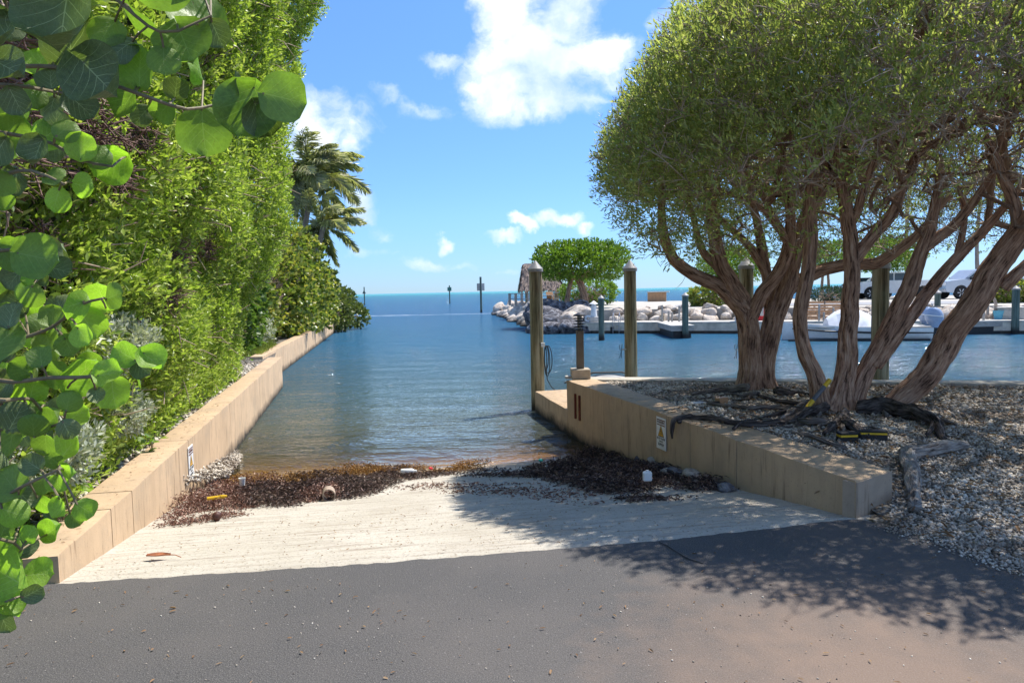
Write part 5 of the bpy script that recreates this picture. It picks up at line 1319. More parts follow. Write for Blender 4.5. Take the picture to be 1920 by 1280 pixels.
# ================================================================== NEAR SEA GRAPE BRANCHES
M['sgstem'] = simple('sea_grape_stem', (.20, .16, .09), .6, .25, 14, .2)
LV = {}
for vi in range(6):
    rv = random.Random(vi); nu, nv = 10, 8; V = []; UV = []
    cup, fold, wav, ph = [(.08, .06, .04, 0), (.18, .0, .05, 1), (-.10, .16, .05, 2), (.24, .12, .06, 3), (-.18, .04, .04, 4), (.0, .32, .07, 5)][vi]
    for i in range(nu + 1):
        u = i / nu; w = max(.012, (1 - abs(2 * u - 1) ** 2.25) ** .5) * .53
        for j in range(nv + 1):
            v = j / nv * 2 - 1; notch = -.07 * (1 - u) ** 6 * abs(v) * (1 - abs(v) * .2)
            x = (u - .5) + notch + (.012 * math.sin(7 * v + ph) if 0 < i < nu else 0); y = v * w * (1 + .03 * math.sin(9 * u + ph))
            z = cup * (v * v) + fold * abs(v) * .6 - .10 * (u - .35) ** 2 * (1 if vi % 2 else 2.2) + wav * math.sin(8 * u + ph + 2.5 * v) * abs(v)
            V.append((x, y, z)); UV.append((u, v))
    Fq = [(i * (nv + 1) + j, (i + 1) * (nv + 1) + j, (i + 1) * (nv + 1) + j + 1, i * (nv + 1) + j + 1) for i in range(nu) for j in range(nv)]
    for mk in ('sg_dark', 'sg_mid', 'sg_bright'):
        uv = np.array([UV[q] for f in Fq for q in f]); me = np_mesh('leaf', np.array(V), np.array(Fq), 4, uv, smooth=True); me.materials.append(M[mk]); LV[(vi, mk)] = me
def put_leaf(parent, c, tipd, nrm, D, mk, rs, vi=None):
    a = Vector(tipd).normalized(); n = Vector(nrm); n = (n - a * n.dot(a)).normalized(); s = n.cross(a)
    o = bpy.data.objects.new('leaf', LV[(rs.randrange(6) if vi is None else vi, mk)]); COL.objects.link(o); o.parent = parent; o.matrix_parent_inverse = parent_inv(parent)
    Mx = Matrix((a * D, s * D * rs.uniform(.93, 1.08), n * D)).transposed().to_4x4(); Mx.translation = c; o.matrix_basis = Mx; return o
sg = empty('sea_grape_tree', (-2.35, 2.1, 0), 'sea grape tree with big round leaves hanging in from the left edge', 'tree')
SY = 2.15
stems = [[(-140, 60), (0, 118), (75, 124), (130, 130), (215, 160), (285, 185), (350, 205), (410, 195), (505, 178)], [(-140, 20), (60, -20), (180, -25), (300, 60), (395, 30)], [(-140, 160), (20, 160), (100, 172), (130, 175)],
         [(-140, 230), (10, 250), (100, 270), (150, 300), (210, 312)], [(-140, 380), (0, 330), (60, 320), (120, 345)], [(-140, 560), (0, 470), (60, 478), (95, 500)], [(-140, 680), (20, 640), (100, 612), (150, 572), (190, 560)],
         [(-140, 640), (-10, 712), (90, 708), (170, 706), (225, 692), (280, 672), (305, 676)], [(-140, 740), (10, 750), (60, 748), (90, 790)], [(-140, 850), (20, 800), (60, 810), (120, 790)], [(-140, 1010), (0, 935), (55, 905), (110, 880)],
         [(-140, 1040), (0, 1010), (40, 1030)], [(-140, 1120), (-20, 1110), (60, 1075)], [(-140, 1090), (-60, 1150), (30, 1120)]]
bark_tube('trunk', [[-2.35, 2.1, -.05, .05], [-2.25, 2.15, 1.0, .045], [-2.2, 2.1, 2.2, .035], [-2.1, 2.15, 3.4, .02]], M['bark'], sg, seg=12, step=.06)
nodes = []
rs = random.Random(99)
for si, stp in enumerate(stems):
    b = MB(); q = catmull([[x, y, SY + .12 * math.sin(si * 2.1 + i)] for i, (x, y) in enumerate(stp)], 26)
    pw = [at(x, y, Yd) for x, y, Yd in q]; b.tube(pw, [.0085 - .0055 * i / len(pw) for i in range(len(pw))], 7); b.build('branch', M['sgstem'], sg, smooth=True)
    nodes += [(x, y, p) for (x, y, _), p in zip(q, pw)]
SGL = '''120 30 135 d|132 88 105 d|60 15 80 d|185 147 98 d|262 127 78 m|338 16 136 m|345 78 96 m|407 64 50 d|262 42 92 m|307 112 56 m|375 128 50 b|381 246 88 m|462 208 100 m|532 184 80 m|492 222 66 d|266 216 42 d|306 207 46 m|240 188 72 m|150 197 58 d|165 182 50 b|122 242 44 m|70 285 54 d|20 240 62 m|-5 285 60 d|211 312 66 b|186 292 46 m|152 275 52 b|150 347 42 b|100 330 42 m|105 376 46 b|30 340 52 d|0 345 46 m|62 182 42 m|20 130 62 d|12 60 66 d|200 60 60 m|228 92 54 d|95 150 44 d|30 190 50 d|440 160 46 d|330 165 40 d|430 215 48 m|
18 490 62 m|70 482 76 m|110 505 46 d|52 556 50 m|22 590 52 d|2 640 84 m|28 520 50 d|62 520 40 b|190 556 56 b|136 572 56 b|165 607 60 b|156 630 42 b|212 555 46 m|12 722 56 d|60 732 42 b|152 702 78 b|110 702 46 m|206 700 52 b|234 664 48 b|257 702 52 m|286 676 52 b|268 690 40 d|130 652 46 m|212 737 60 b|181 742 30 d|100 782 42 m|128 752 40 m|146 777 42 b|30 782 60 d|62 802 50 m|86 832 42 m|126 806 38 d|100 765 40 d|40 690 40 m|76 668 44 m|170 672 40 m|90 640 46 m|20 830 56 m|
18 905 66 m|8 862 52 d|28 962 52 b|42 1022 46 d|10 1032 52 b|22 1084 92 b|72 1076 58 b|62 1110 38 d|20 1142 44 b|8 1166 46 d|34 1120 52 m|8 990 50 m|44 930 56 d|75 907 40 m|108 905 34 b|130 882 34 b|56 1000 34 b|24 935 50 b|-10 1060 80 m|-8 1125 70 m|100 862 32 m|60 870 40 d|160 955 40 b|100 992 42 b|116 950 38 b|84 946 34 b|140 972 32 m'''
cnt = 0
def add_sg(px, py, d, k, Yd=None):
    global cnt
    Yd = (SY + rs.uniform(-.16, .2)) if Yd is None else Yd
    q = min(nodes, key=lambda n_: (n_[0] - px) ** 2 + (n_[1] - py) ** 2); c = at(px, py, Yd); D = d * Yd / F_PX * 1.04
    v2 = Vector((px - q[0], 0, q[1] - py)) 
    if v2.length < 3: v2 = Vector((rs.uniform(-1, 1), 0, rs.uniform(-1, 1)))
    tipd = (v2.normalized() + Vector((0, rs.uniform(-.5, .5), rs.uniform(-.3, .2)))).normalized()
    th = rs.uniform(-.55, .55); nrm = Vector((math.sin(th) + .25, -1.0, rs.uniform(-.25, .75)))
    if rs.random() < .16: nrm = Vector((rs.choice([-1, 1]) * 1.3, -.45, .3))
    base = c - tipd * D * .48
    b = MB(); b.tube([q[2], q[2].lerp(base, .6) + Vector((0, 0, .004)), base + tipd * D * .05], .0032, 5); b.build('petiole', M['sgstem'], sg)
    put_leaf(sg, c, tipd, nrm, D, {'d': 'sg_dark', 'm': 'sg_mid', 'b': 'sg_bright'}[k], rs); cnt += 1
for it in SGL.replace('\n', '').split('|'):
    a, b_, c_, k_ = it.split(); add_sg(float(a), float(b_), float(c_), k_)
for k in range(72):
    py = rs.uniform(-40, 1170); lim = 130 if py < 330 else (60 if py < 440 else (120 if py < 860 else 40)); px = rs.uniform(-110, lim)
    add_sg(px, py, rs.uniform(34, 60), rs.choice('ddmmb'), SY + rs.uniform(.1, .75))
for k in range(38): add_sg(rs.uniform(-60, 140), rs.uniform(430, 900), rs.uniform(34, 56), rs.choice('dmmb'), SY + rs.uniform(.35, 1.0))
for k in range(20): add_sg(rs.uniform(-120, 420), rs.uniform(-190, -40), rs.uniform(80, 130), 'm', SY + rs.uniform(-.3, .5))
small_grape(118, 980, 9, .26, 'small sea grape seedling spilling over the near end of the left wall', 5)
small_grape(285, 848, 5, .14, 'tiny round leaved seedling at the back edge of the left wall', 6)
small_grape(425, 695, 12, .35, 'low sea grape seedling on the white pebbles beyond the hedge', 7)
small_grape(462, 682, 10, .3, 'low sea grape seedling at the edge of the grass patch', 8)

# ================================================================== TREES ON THE RIGHT
CX, CY, CZ = 6.3, 8.4, 3.05; AX, AY, AZ = 5.25, 4.3, 2.62; PW = 2.05
def rim(x, y): return 1.98 + np.clip(7.0 - y, 0, None) * .28 + np.clip(x - 6, 0, None) * .05
rng = np.random.default_rng(5)
def crown_points(n, rmin, seed):
    rng = np.random.default_rng(seed); d = unit(rng.normal(0, 1, (n, 3))); d[:, 2] = np.where(rng.random(n) < .12, -np.abs(d[:, 2]) * .45, np.abs(d[:, 2])) - .12
    d = unit(d); rho = (np.abs(d) ** PW).sum(1) ** (-1 / PW)
    k = 1 + (fbm(d * 3.4 + 3, 4, 8) - .5) * .15
    P = d * (rho * k * (rmin + (1 - rmin) * rng.random(n) ** .6))[:, None]
    down = P[:, 2] < 0; W_ = P * np.array([AX, AY, AZ]) + np.array([CX, CY, CZ])
    nr = unit(np.sign(P) * np.abs(P) ** (PW - 1) / np.array([AX, AY, AZ]))
    ok = W_[:, 2] > rim(W_[:, 0], W_[:, 1]) + rng.normal(0, .07, n)
    # inside the lens view only a margin beyond the frame is needed, but the whole crown casts shade
    return W_[ok], nr[ok]
TA, TB, TC = np.array([2.9, 9.7]), np.array([4.3, 7.7]), np.array([7.6, 7.2])
def owner(P):
    d = np.stack([np.linalg.norm(P[:, :2] - t_, axis=1) for t_ in (TA, TB, TC)], 1) + rng.normal(0, .25, (len(P), 3)); return d.argmin(1)
def T(px, py, Y, w): p = at(px, py, Y); return [p.x, p.y, p.z, w * Y / F_PX / 2 * .80]
def TT(*a): return [T(*q) for q in a]
TREES = []
pA = [TT((1404, 740, 9.7, 52), (1405, 690, 9.7, 48), (1401, 625, 9.7, 46), (1395, 575, 9.7, 44), (1372, 530, 9.6, 36), (1347, 490, 9.5, 33), (1335, 430, 9.4, 28), (1328, 360, 9.3, 22), (1322, 280, 9.2, 14)),
      TT((1396, 585, 9.66, 40), (1350, 537, 9.6, 33), (1300, 516, 9.5, 30), (1268, 488, 9.4, 27), (1249, 452, 9.3, 24), (1241, 410, 9.2, 20), (1238, 350, 9.1, 14), (1228, 285, 9, 8)),
      TT((1440, 738, 9.8, 46), (1437, 690, 9.8, 46), (1450, 610, 9.85, 44), (1470, 545, 9.9, 42), (1488, 490, 9.9, 38), (1502, 430, 9.9, 30), (1530, 370, 9.9, 22), (1560, 300, 9.9, 12)),
      TT((1402, 600, 9.7, 36), (1424, 560, 9.6, 32), (1458, 515, 9.5, 28), (1478, 460, 9.4, 26), (1482, 400, 9.3, 21), (1476, 330, 9.2, 15), (1468, 250, 9, 9)),
      TT((1446, 600, 9.95, 28), (1437, 530, 10, 24), (1432, 470, 10, 22), (1418, 400, 10, 16), (1396, 325, 10, 10)),
      TT((1470, 545, 9.95, 34), (1530, 508, 9.95, 28), (1590, 496, 9.9, 27), (1645, 492, 9.8, 26), (1688, 466, 9.7, 22), (1732, 425, 9.6, 18), (1785, 365, 9.5, 12)),
      TT((1345, 500, 9.55, 20), (1312, 462, 9.5, 16), (1296, 400, 9.4, 13), (1276, 330, 9.3, 8)), TT((1440, 520, 10, 20), (1395, 452, 10, 17), (1350, 412, 9.9, 14), (1305, 345, 9.8, 8)),
      TT((1490, 480, 9.9, 20), (1462, 420, 10, 16), (1425, 360, 10.1, 12), (1380, 300, 10.1, 8)), TT((1478, 460, 9.4, 18), (1440, 400, 9.2, 14), (1405, 380, 9, 12), (1350, 350, 8.8, 8))]
pB = [TT((1550, 760, 8.0, 50), (1531, 705, 8, 37), (1512, 660, 8, 32), (1504, 600, 8, 31), (1511, 545, 8, 30), (1520, 480, 7.9, 30), (1524, 400, 7.8, 28), (1522, 320, 7.7, 25), (1519, 250, 7.6, 18), (1500, 170, 7.5, 11)),
      TT((1566, 790, 8.05, 76), (1576, 725, 8.05, 48), (1588, 655, 8, 44), (1592, 590, 8, 38), (1597, 530, 7.9, 36), (1596, 470, 7.8, 34), (1590, 400, 7.7, 28), (1583, 330, 7.6, 24), (1578, 260, 7.5, 18), (1568, 160, 7.3, 10)),
      TT((1590, 765, 8.1, 44), (1622, 702, 8.1, 38), (1655, 642, 8, 36), (1685, 582, 7.9, 37), (1706, 535, 7.8, 38), (1726, 480, 7.7, 32), (1745, 425, 7.6, 27), (1753, 365, 7.5, 20), (1760, 290, 7.4, 13)),
      TT((1640, 685, 8.05, 32), (1690, 612, 7.95, 28), (1730, 560, 7.9, 27), (1765, 518, 7.8, 24), (1800, 480, 7.7, 22), (1840, 440, 7.6, 20), (1885, 385, 7.5, 15), (1935, 320, 7.4, 10)),
      TT((1597, 500, 7.85, 30), (1630, 452, 7.8, 28), (1668, 405, 7.7, 26), (1692, 350, 7.6, 20), (1722, 280, 7.5, 13)),
      TT((1592, 430, 7.75, 22), (1615, 375, 7.6, 18), (1638, 310, 7.4, 14), (1660, 230, 7.2, 9)),
      TT((1733, 465, 7.7, 26), (1785, 422, 7.6, 23), (1832, 360, 7.4, 18), (1875, 295, 7.2, 11)),
      TT((1524, 410, 7.8, 16), (1555, 350, 7.7, 12), (1600, 300, 7.6, 8)), TT((1700, 340, 7.6, 14), (1660, 300, 7.4, 10), (1620, 240, 7.2, 7))]
pC = [TT((1628, 768, 8.0, 44), (1680, 756, 8.0, 48), (1730, 712, 7.9, 58), (1772, 650, 7.8, 60), (1812, 588, 7.6, 58), (1852, 526, 7.5, 56), (1900, 462, 7.3, 54), (1950, 392, 7.1, 50), (2020, 310, 7, 40), (2120, 210, 6.9, 26)),
      TT((1878, 535, 7.45, 30), (1915, 502, 7.35, 26), (1962, 465, 7.3, 22), (2040, 420, 7.2, 16)), TT((1918, 445, 7.25, 32), (1902, 385, 7.2, 26), (1878, 325, 7.1, 20), (1846, 255, 7, 12)),
      TT((1960, 380, 7.1, 30), (1965, 300, 6.9, 22), (1950, 220, 6.7, 14)), TT((1800, 470, 7.7, 16), (1812, 410, 7.6, 13), (1800, 350, 7.5, 9))]
def colonise(paths, targets, seed):
    rs_ = np.random.default_rng(seed); pos = []; par = []; fixed = []
    for P in paths:
        Q = catmull([q for q in P], .15); 
        Q = Q[int(len(Q) * (.35 if P is paths[0] else .2)):]
        for i, q in enumerate(Q): pos.append(q[:3]); par.append(-1 if i == 0 else len(pos) - 2); fixed.append(q[3])
    nf = len(pos); cap = 40000; A = np.zeros((cap, 3)); A[:nf] = np.array(pos); par = par + []; n = nf
    ctr = np.mean(A[:nf], 0); order = np.argsort(np.linalg.norm(targets - ctr, axis=1))
    base = np.array([ctr[0], ctr[1], 1.6])
    for ti in order:
        t_ = targets[ti]; d = np.linalg.norm(A[:n] - t_, axis=1); back = (A[:n] - t_) @ unit(t_ - base)   # prefer nodes that lie behind the target
        j = int(np.argmin(d + np.clip(back, 0, None) * 2.0)); L = np.linalg.norm(t_ - A[j]); k = max(2, int(L / .16)); p0 = A[j].copy()
        out_ = unit((p0 - base) + 1e-6); prev = j
        for i in range(1, k + 1):
            f = i / k; q = p0 * (1 - f) + t_ * f + out_ * L * .12 * math.sin(math.pi * f) + (rs_.normal(0, .022, 3) if i < k else 0)
            if n >= cap: break
            A[n] = q; par.append(prev); prev = n; n += 1
    r2 = np.zeros(n); ch = np.zeros(n, int)
    for i in range(nf, n): ch[par[i]] += 1
    for i in range(n - 1, nf - 1, -1):
        if r2[i] == 0: r2[i] = .0042 ** 2.3
        if par[i] >= 0: r2[par[i]] += r2[i]
    r = r2 ** (1 / 2.3); r = np.minimum(r, .055)
    idx = np.arange(nf, n); pr = np.array(par)[idx]; rp_ = np.where(pr < nf, r[idx] * 1.15, r[pr])
    return A[idx], A[pr], r[idx], rp_
tgt, tn = crown_points(12500, .4, 31)
ow = owner(tgt)
LPt, LNt = crown_points(54000, .74, 32)
rc_ = np.random.default_rng(33)
# foliage thins towards the near right, where the photograph looks up into bare twigs
thin = np.clip((LPt[:, 0] / LPt[:, 1] - .38) / .25, 0, 1) * np.clip((8.5 - LPt[:, 1]) / 2.5, 0, 1) * np.clip((5.2 - LPt[:, 2]) / 1.0, 0, 1)
patchn = fbm(LPt * 1.1, 3, 6)
keep = rc_.random(len(LPt)) > thin * .5 + np.clip((patchn - .62) * 1.6, 0, .4)
def off_frame(P):      # well outside the picture: coarser build, kept only for the shade it casts
    d = P - np.array(CAM); z_ = d @ np.array(f_); return (d @ np.array(r_) > z_ * (1100 / F_PX)) | (d @ np.array(u_) > z_ * (780 / F_PX)) | (z_ < .5)
keep &= ~(off_frame(LPt) & (rc_.random(len(LPt)) < .55))
LPt, LNt = LPt[keep], LNt[keep]; lo = owner(LPt)
labs = ['leftmost clipped tree with two fused rough trunks and a low limb reaching left', 'middle tree of several slender stems rising from one root flare', 'rightmost tree with a thick trunk leaning far to the right']
for ti, (paths, nm) in enumerate(((pA, 'A'), (pB, 'B'), (pC, 'C'))):
    b0 = paths[0][0] if ti != 1 else paths[1][0]
    root = empty('buttonwood_tree', (b0[0], b0[1], .2), labs[ti], 'tree', 'clipped trees on the right')
    for pi, P in enumerate(paths):
        big = P[0][3] > .13
        P = [list(q) for q in P]
        if pi <= (2 if ti == 1 else 0) or (ti == 0 and pi == 2): P[0][2] = .12
        bark_tube('trunk' if big else 'branch', P, M['bark'], root, seg=96 if big else 32, step=.025 if big else .04, amp=.22 if big else .20, seed=ti * 20 + pi, wob=.035, flare=.30 if (big and P[0][2] < .2) else 0)
    P1_, P0_, r1, r0_ = colonise(paths, tgt[ow == ti], ti)
    thick = r1 > .011
    for nm_, mk_, sides, mm in (('branches', thick, 6, 'bark'), ('twigs', ~thick, 4, 'twig')):
        if mk_.sum() == 0: continue
        V, Fq = seg_tubes(P0_[mk_], P1_[mk_], r0_[mk_], r1[mk_], sides); me = np_mesh(nm_, V, Fq, 4, smooth=True)
        uvn = len(Fq) * 4; l = me.uv_layers.new(name='UVMap'); base_uv = np.tile(np.array([[0, 0], [.25, 0], [.25, .16], [0, .16]], dtype=np.float32), (len(Fq), 1))
        base_uv[:, 0] += np.repeat(np.random.default_rng(1).random(len(Fq)), 4) ; base_uv[:, 1] += np.repeat(np.random.default_rng(2).random(len(Fq)), 4); l.data.foreach_set('uv', base_uv.ravel())
        tag(link(nm_, me, M[mm], root), kind='stuff')
    # fine twiglets
    tt_ = P1_[~thick]; tt_ = tt_[~off_frame(tt_)]; tt_ = np.repeat(tt_, 3, axis=0); n = len(tt_); d1 = unit(rc_.normal(0, 1, (n, 3)) + np.array([0, 0, .3])); ln1 = rc_.uniform(.08, .3, (n, 1)); m1 = tt_ + d1 * ln1 * .5; e1 = m1 + unit(d1 + rc_.normal(0, .5, (n, 3))) * ln1 * .5
    V, Fq = seg_tubes(np.vstack([tt_, m1]), np.vstack([m1, e1]), np.full(2 * n, .0036), np.full(2 * n, .0022), 3); tag(link('twiglets', np_mesh('twiglets', V, Fq, 4), M['twig'], root), kind='stuff')
    # leaves : outer sprigs, plus sparse ones on inner twigs
    S = LPt[lo == ti]; Nn_ = LNt[lo == ti]
    LP, LD, LN = sprigs(S, Nn_ + rc_.normal(0, .35, S.shape) + np.array([0, 0, .25]), 8, rc_, tl=.11, spread=.75, up=.3)
    si_ = rc_.random(n) < .05; L2 = sprigs(e1[si_], d1[si_], 6, rc_, tl=.07, spread=.8, up=.2)
    LP, LD, LN = np.vstack([LP, L2[0]]), np.vstack([LD, L2[1]]), np.vstack([LN, L2[2]]); m_ = len(LP); big_ = 1 + .5 * off_frame(LP)
    tag(leaf_obj('crown', LP, LD, LN, rc_.uniform(.05, .085, m_) * big_, rc_.uniform(.014, .022, m_) * big_, M['crown'], root), kind='stuff')
    TREES.append(root)

# roots on the ground
def ground_z(x, y): return float(grnd(np.array([x]), np.array([y]))[0])
def root_path(pts, lift=.012):
    o = []
    for (px, py, w) in pts:
        q = gr(px, py, .18); z = ground_z(q.x, q.y) if q.y < 11 else .2; q = gr(px, py, z); r = w * q.y / F_PX / 2; o.append([q.x, q.y, z + r * .8 + .012 + lift, r])
    return o
for (ti, mt_, pts) in ((1, 'root_dark', [(1545, 775, 20), (1500, 790, 16), (1450, 800, 15), (1400, 802, 13), (1340, 796, 12), (1290, 790, 12), (1270, 792, 10)]),
                  (1, 'root', [(1540, 765, 22), (1500, 772, 19), (1470, 788, 15), (1445, 803, 9)]), (2, 'root_dark', [(1610, 775, 34), (1665, 778, 34), (1715, 790, 30), (1755, 806, 24), (1775, 830, 12)]),
                  (1, 'root', [(1560, 795, 18), (1525, 800, 15), (1500, 795, 10)]), (1, 'root_dark', [(1580, 795, 24), (1600, 812, 20), (1625, 822, 12)]), (1, 'root', [(1485, 812, 8), (1515, 820, 10), (1545, 834, 11), (1582, 848, 9)]),
                  (0, 'root', [(1398, 740, 18), (1350, 737, 10), (1300, 745, 6)]), (0, 'root_dark', [(1455, 742, 20), (1495, 742, 12), (1545, 748, 7)]), (1, 'root', [(1330, 762, 7), (1400, 772, 9), (1450, 770, 10), (1510, 778, 9)]),
                  (1, 'root_dark', [(1420, 745, 8), (1470, 760, 9), (1520, 765, 12)]), (2, 'root', [(1730, 800, 10), (1760, 792, 12), (1790, 800, 8)]), (2, 'root_dark', [(1745, 795, 12), (1752, 812, 12), (1745, 825, 8)]),
                  (1, 'root_dark', [(1590, 790, 22), (1560, 812, 18), (1540, 822, 9)]), (1, 'root', [(1585, 800, 14), (1575, 822, 12), (1560, 838, 7)]), (1, 'root_dark', [(1470, 780, 8), (1420, 790, 9), (1380, 812, 7)])):
    bark_tube('root', root_path([(x_, y_, w_ * .82) for x_, y_, w_ in pts]), M[mt_], TREES[ti], seg=24, step=.02, amp=.5, wob=.05, seed=len(pts) + int(pts[0][0]))
rq = random.Random(17)
for k in range(16):      # thin surface roots and runners between the trunks
    x0, y0 = rq.choice([(1420, 742), (1560, 792), (1600, 800), (1545, 775), (1660, 775)]); an = rq.uniform(2.2, 4.6) if x0 < 1600 else rq.uniform(-.6, 2.6); pp = []; L_r = rq.uniform(60, 170)
    for j in range(6):
        an += rq.uniform(-.35, .35); pp.append((x0 + math.cos(an) * L_r * j / 5, y0 - math.sin(an) * L_r * j / 5 * .22 + rq.uniform(0, 8), (9 - j * 1.3) * rq.uniform(.6, 1)))
    bark_tube('root', root_path(pp, .0), M[rq.choice(['root', 'root_dark', 'drift'])], TREES[0 if x0 == 1420 else 1], seg=10, step=.03, amp=.5, wob=.05, seed=k)
# dark root that hangs over the wall edge
q = root_path([(1300, 790, 11), (1276, 791, 10)]); q.append([q[-1][0] - .07, q[-1][1] - .02, .25, .028]); q.append([q[-1][0] - .03, q[-1][1], .14, .02]); q.append([q[-1][0], q[-1][1] + .01, .06, .008])
bark_tube('root', q, M['root_dark'], TREES[1], seg=12, step=.02, amp=.5)
# driftwood
w = root_path([(1812, 852, 18), (1772, 858, 28), (1728, 866, 27), (1700, 872, 30)], .035); dw = empty('driftwood', tuple(w[-1][:3]), 'forked piece of bleached grey driftwood lying on the gravel right of the wall end', 'driftwood')
bark_tube('branch', w, M['drift'], dw, seg=26, step=.02, amp=.3); w2 = root_path([(1700, 868, 28), (1706, 900, 30), (1714, 930, 27), (1718, 950, 20), (1716, 968, 24)], .03); bark_tube('branch', w2, M['drift'], dw, seg=26, step=.02, amp=.35, seed=4)
for (nm, lb, pts) in (('stick', 'thin grey stick beside the wall end pointing at the driftwood', [(1673, 938, 4), (1710, 937, 5), (1748, 945, 4)]), ('stick', 'thin twig lying on the gravel right of the driftwood', [(1740, 905, 3), (1770, 912, 4), (1795, 908, 3)]),
                      ('stick', 'short bent pale root end above the driftwood', [(1738, 800, 9), (1742, 788, 10), (1760, 790, 7)])):
    tag(bark_tube(nm, root_path(pts, .01), M['drift'], None, seg=8, step=.03, amp=.3), lb, 'stick')
# solar lights / black boxes with a yellow band
def band_box(px, py, wpx, hpx, rz, label):
    q = gr(px, py + hpx / 2, .2); z = ground_z(q.x, q.y); q = gr(px, py + hpx / 2, z); k = q.y / F_PX; w, h = wpx * k, hpx * k * 1.0; root = empty('black_box', (q.x, q.y + .04, z), label, 'box', rz=rz)
    b = MB(); b.box((0, 0, h * .30), (w, .09, h * .6), bev=.006); b.build('body', M['black'], root, world=False); b = MB(); b.box((0, .0, h * .69), (w * .96, .086, h * .17), bev=.003); b.build('band', M['yellow'], root, world=False)
    b = MB(); b.box((0, 0, h * .88), (w, .09, h * .2), bev=.005); b.build('lid', M['black'], root, world=False)
band_box(1592, 822, 35, 25, .05, 'small black box with a yellow band on the gravel, left one of the two'); band_box(1641, 817, 48, 22, -.25, 'small black box with a yellow band on the gravel, right one below the dark root')
# striped pole
a, b_ = at(1556, 712, 7.75), at(1513, 764, 7.62); root = empty('striped_pole', tuple(b_), 'short yellow and grey striped tool handle leaning on the middle tree', 'tool'); gy_ = simple('grey_tape', (.12, .12, .13), .5, .1, 5, 0)
for k in range(4): b = MB(); b.tube([a.lerp(b_, k / 4), a.lerp(b_, (k + 1) / 4 - .002)], .024, 12); b.build('section', M['yellow'] if k in (0, 1, 3) and k != 1 or k == 3 else gy_, root, smooth=True)
c_ = at(1494, 790, 7.55); b = MB(); b.tube([b_, b_.lerp(c_, .6), c_], [.012, .01, .02], 8); b.build('tip', M['chrome'], root)
for (px, py, w, h, mt_, nm, lb, ct) in ((1353, 757, 22, 14, 'orange', 'wood_block', 'small reddish wood block lying among the roots', 'wood block'), (1312, 757, 36, 5, 'offwhite', 'board', 'pale flat board lying on the gravel left of the roots', 'board'), (1452, 780, 7, 6, 'white', 'litter', 'small white scrap beside the light root', 'litter')):
    q = gr(px, py, .21); k = q.y / F_PX; b = MB(); b.box((q.x, q.y, .2 + h * k / 2), (w * k, w * k * .6, h * k), rz=.5, bev=.004); tag(b.build(nm, M[mt_]), lb, ct)

# ================================================================== WRACK AND LITTER ON THE RAMP
def wrack(name, polypx, n, mat, L, W_, h, seed, label, flat=.35, cut=.41):
    rng = np.random.default_rng(seed); poly = [xy(rp(*p)) for p in polypx]; x, y = scatter(poly, n, rng)
    # thin out towards the edge with noise
    k = fbm(np.stack([x * 2.2, y * 3, x * 0], 1), 3, seed); kk = k > cut; x, y, k = x[kk], y[kk], k[kk]
    x = x + rng.normal(0, .05, len(x)); y = y + rng.normal(0, .05, len(y)); z = ramp_z(x, y) + rng.random(len(x)) ** 1.3 * h * np.clip((k - .39) * 5, .1, 1.3)
    D = unit(rng.normal(0, 1, (len(x), 3)) * np.array([1, 1, flat])); N_ = rng.normal(0, .6, D.shape) + np.array([0, 0, 1])
    return tag(leaf_obj(name, np.stack([x, y, z], 1), D, N_, rng.uniform(.5, 1.4, len(x)) * L, rng.uniform(.5, 1.3, len(x)) * W_, M[mat], None, hexa=False, fold=.5, droop=.3), label, 'seaweed', kind='stuff')
wrack('seaweed', [(300, 985), (335, 950), (400, 918), (460, 905), (540, 905), (600, 912), (640, 930), (560, 948), (500, 955), (430, 970), (340, 985)], 24000, 'weedred', .03, .008, .10, 1, 'reddish brown dried seaweed heaped at the left side of the ramp', cut=.35)
wrack('seaweed', [(440, 925), (520, 900), (600, 893), (690, 890), (760, 885), (740, 905), (700, 925), (640, 940), (540, 950), (450, 950)], 20000, 'weed', .05, .0055, .085, 2, 'tangled grey black seaweed round the short pipe', cut=.37)
wrack('seaweed', [(690, 892), (900, 882), (1000, 874), (1080, 860), (1130, 850), (1200, 862), (1285, 885), (1380, 918), (1330, 918), (1250, 905), (1100, 900), (1000, 894), (850, 892), (700, 905)], 17000, 'weed', .05, .0055, .045, 3, 'long dark seaweed line along the water edge')
wrack('seaweed', [(1060, 868), (1120, 845), (1200, 862), (1300, 890), (1350, 912), (1290, 935), (1180, 940), (1090, 915), (1000, 895)], 24000, 'weed', .05, .0065, .085, 4, 'thick black seaweed heap against the right wall')
wrack('seaweed', [(425, 912), (430, 893), (470, 895), (520, 905), (600, 888), (700, 880), (860, 874), (920, 878), (800, 888), (650, 893), (560, 905), (480, 915)], 16000, 'weedgold', .028, .008, .09, 5, 'golden brown fresh seaweed at the water edge')
wrack('seaweed', [(700, 905), (1000, 905), (1150, 925), (1250, 935), (1100, 945), (900, 925), (720, 925)], 1700, 'weedred', .04, .008, .01, 6, 'thin scattered seaweed threads on the pale ramp')
rng = np.random.default_rng(12)
hp = [xy(rp(*p)) for p in [(338, 940), (365, 905), (400, 872), (440, 842), (462, 838), (455, 880), (430, 905), (385, 925)]]
x, y = scatter(hp, 5200, rng); dW = np.array([(LA.x + (yy - LA.y) * ld.x / ld.y) for yy in y]); z = ramp_z(x, y) + np.clip(.24 - (x - dW) * .42, 0, .3) * rng.uniform(.6, 1, len(x))
tag(pebbles('rubble', np.stack([x, y, z], 1), rng.uniform(.010, .028, len(x)), M['pebble'], sub=0, seed=4), 'pale rubble banked against the foot of the left wall at the water edge', 'gravel', kind='stuff')
heap = empty('boulder_heap', tuple(rp(1250, 890)), 'dark wet stones along the foot of the right wall at the water edge', 'rocks')
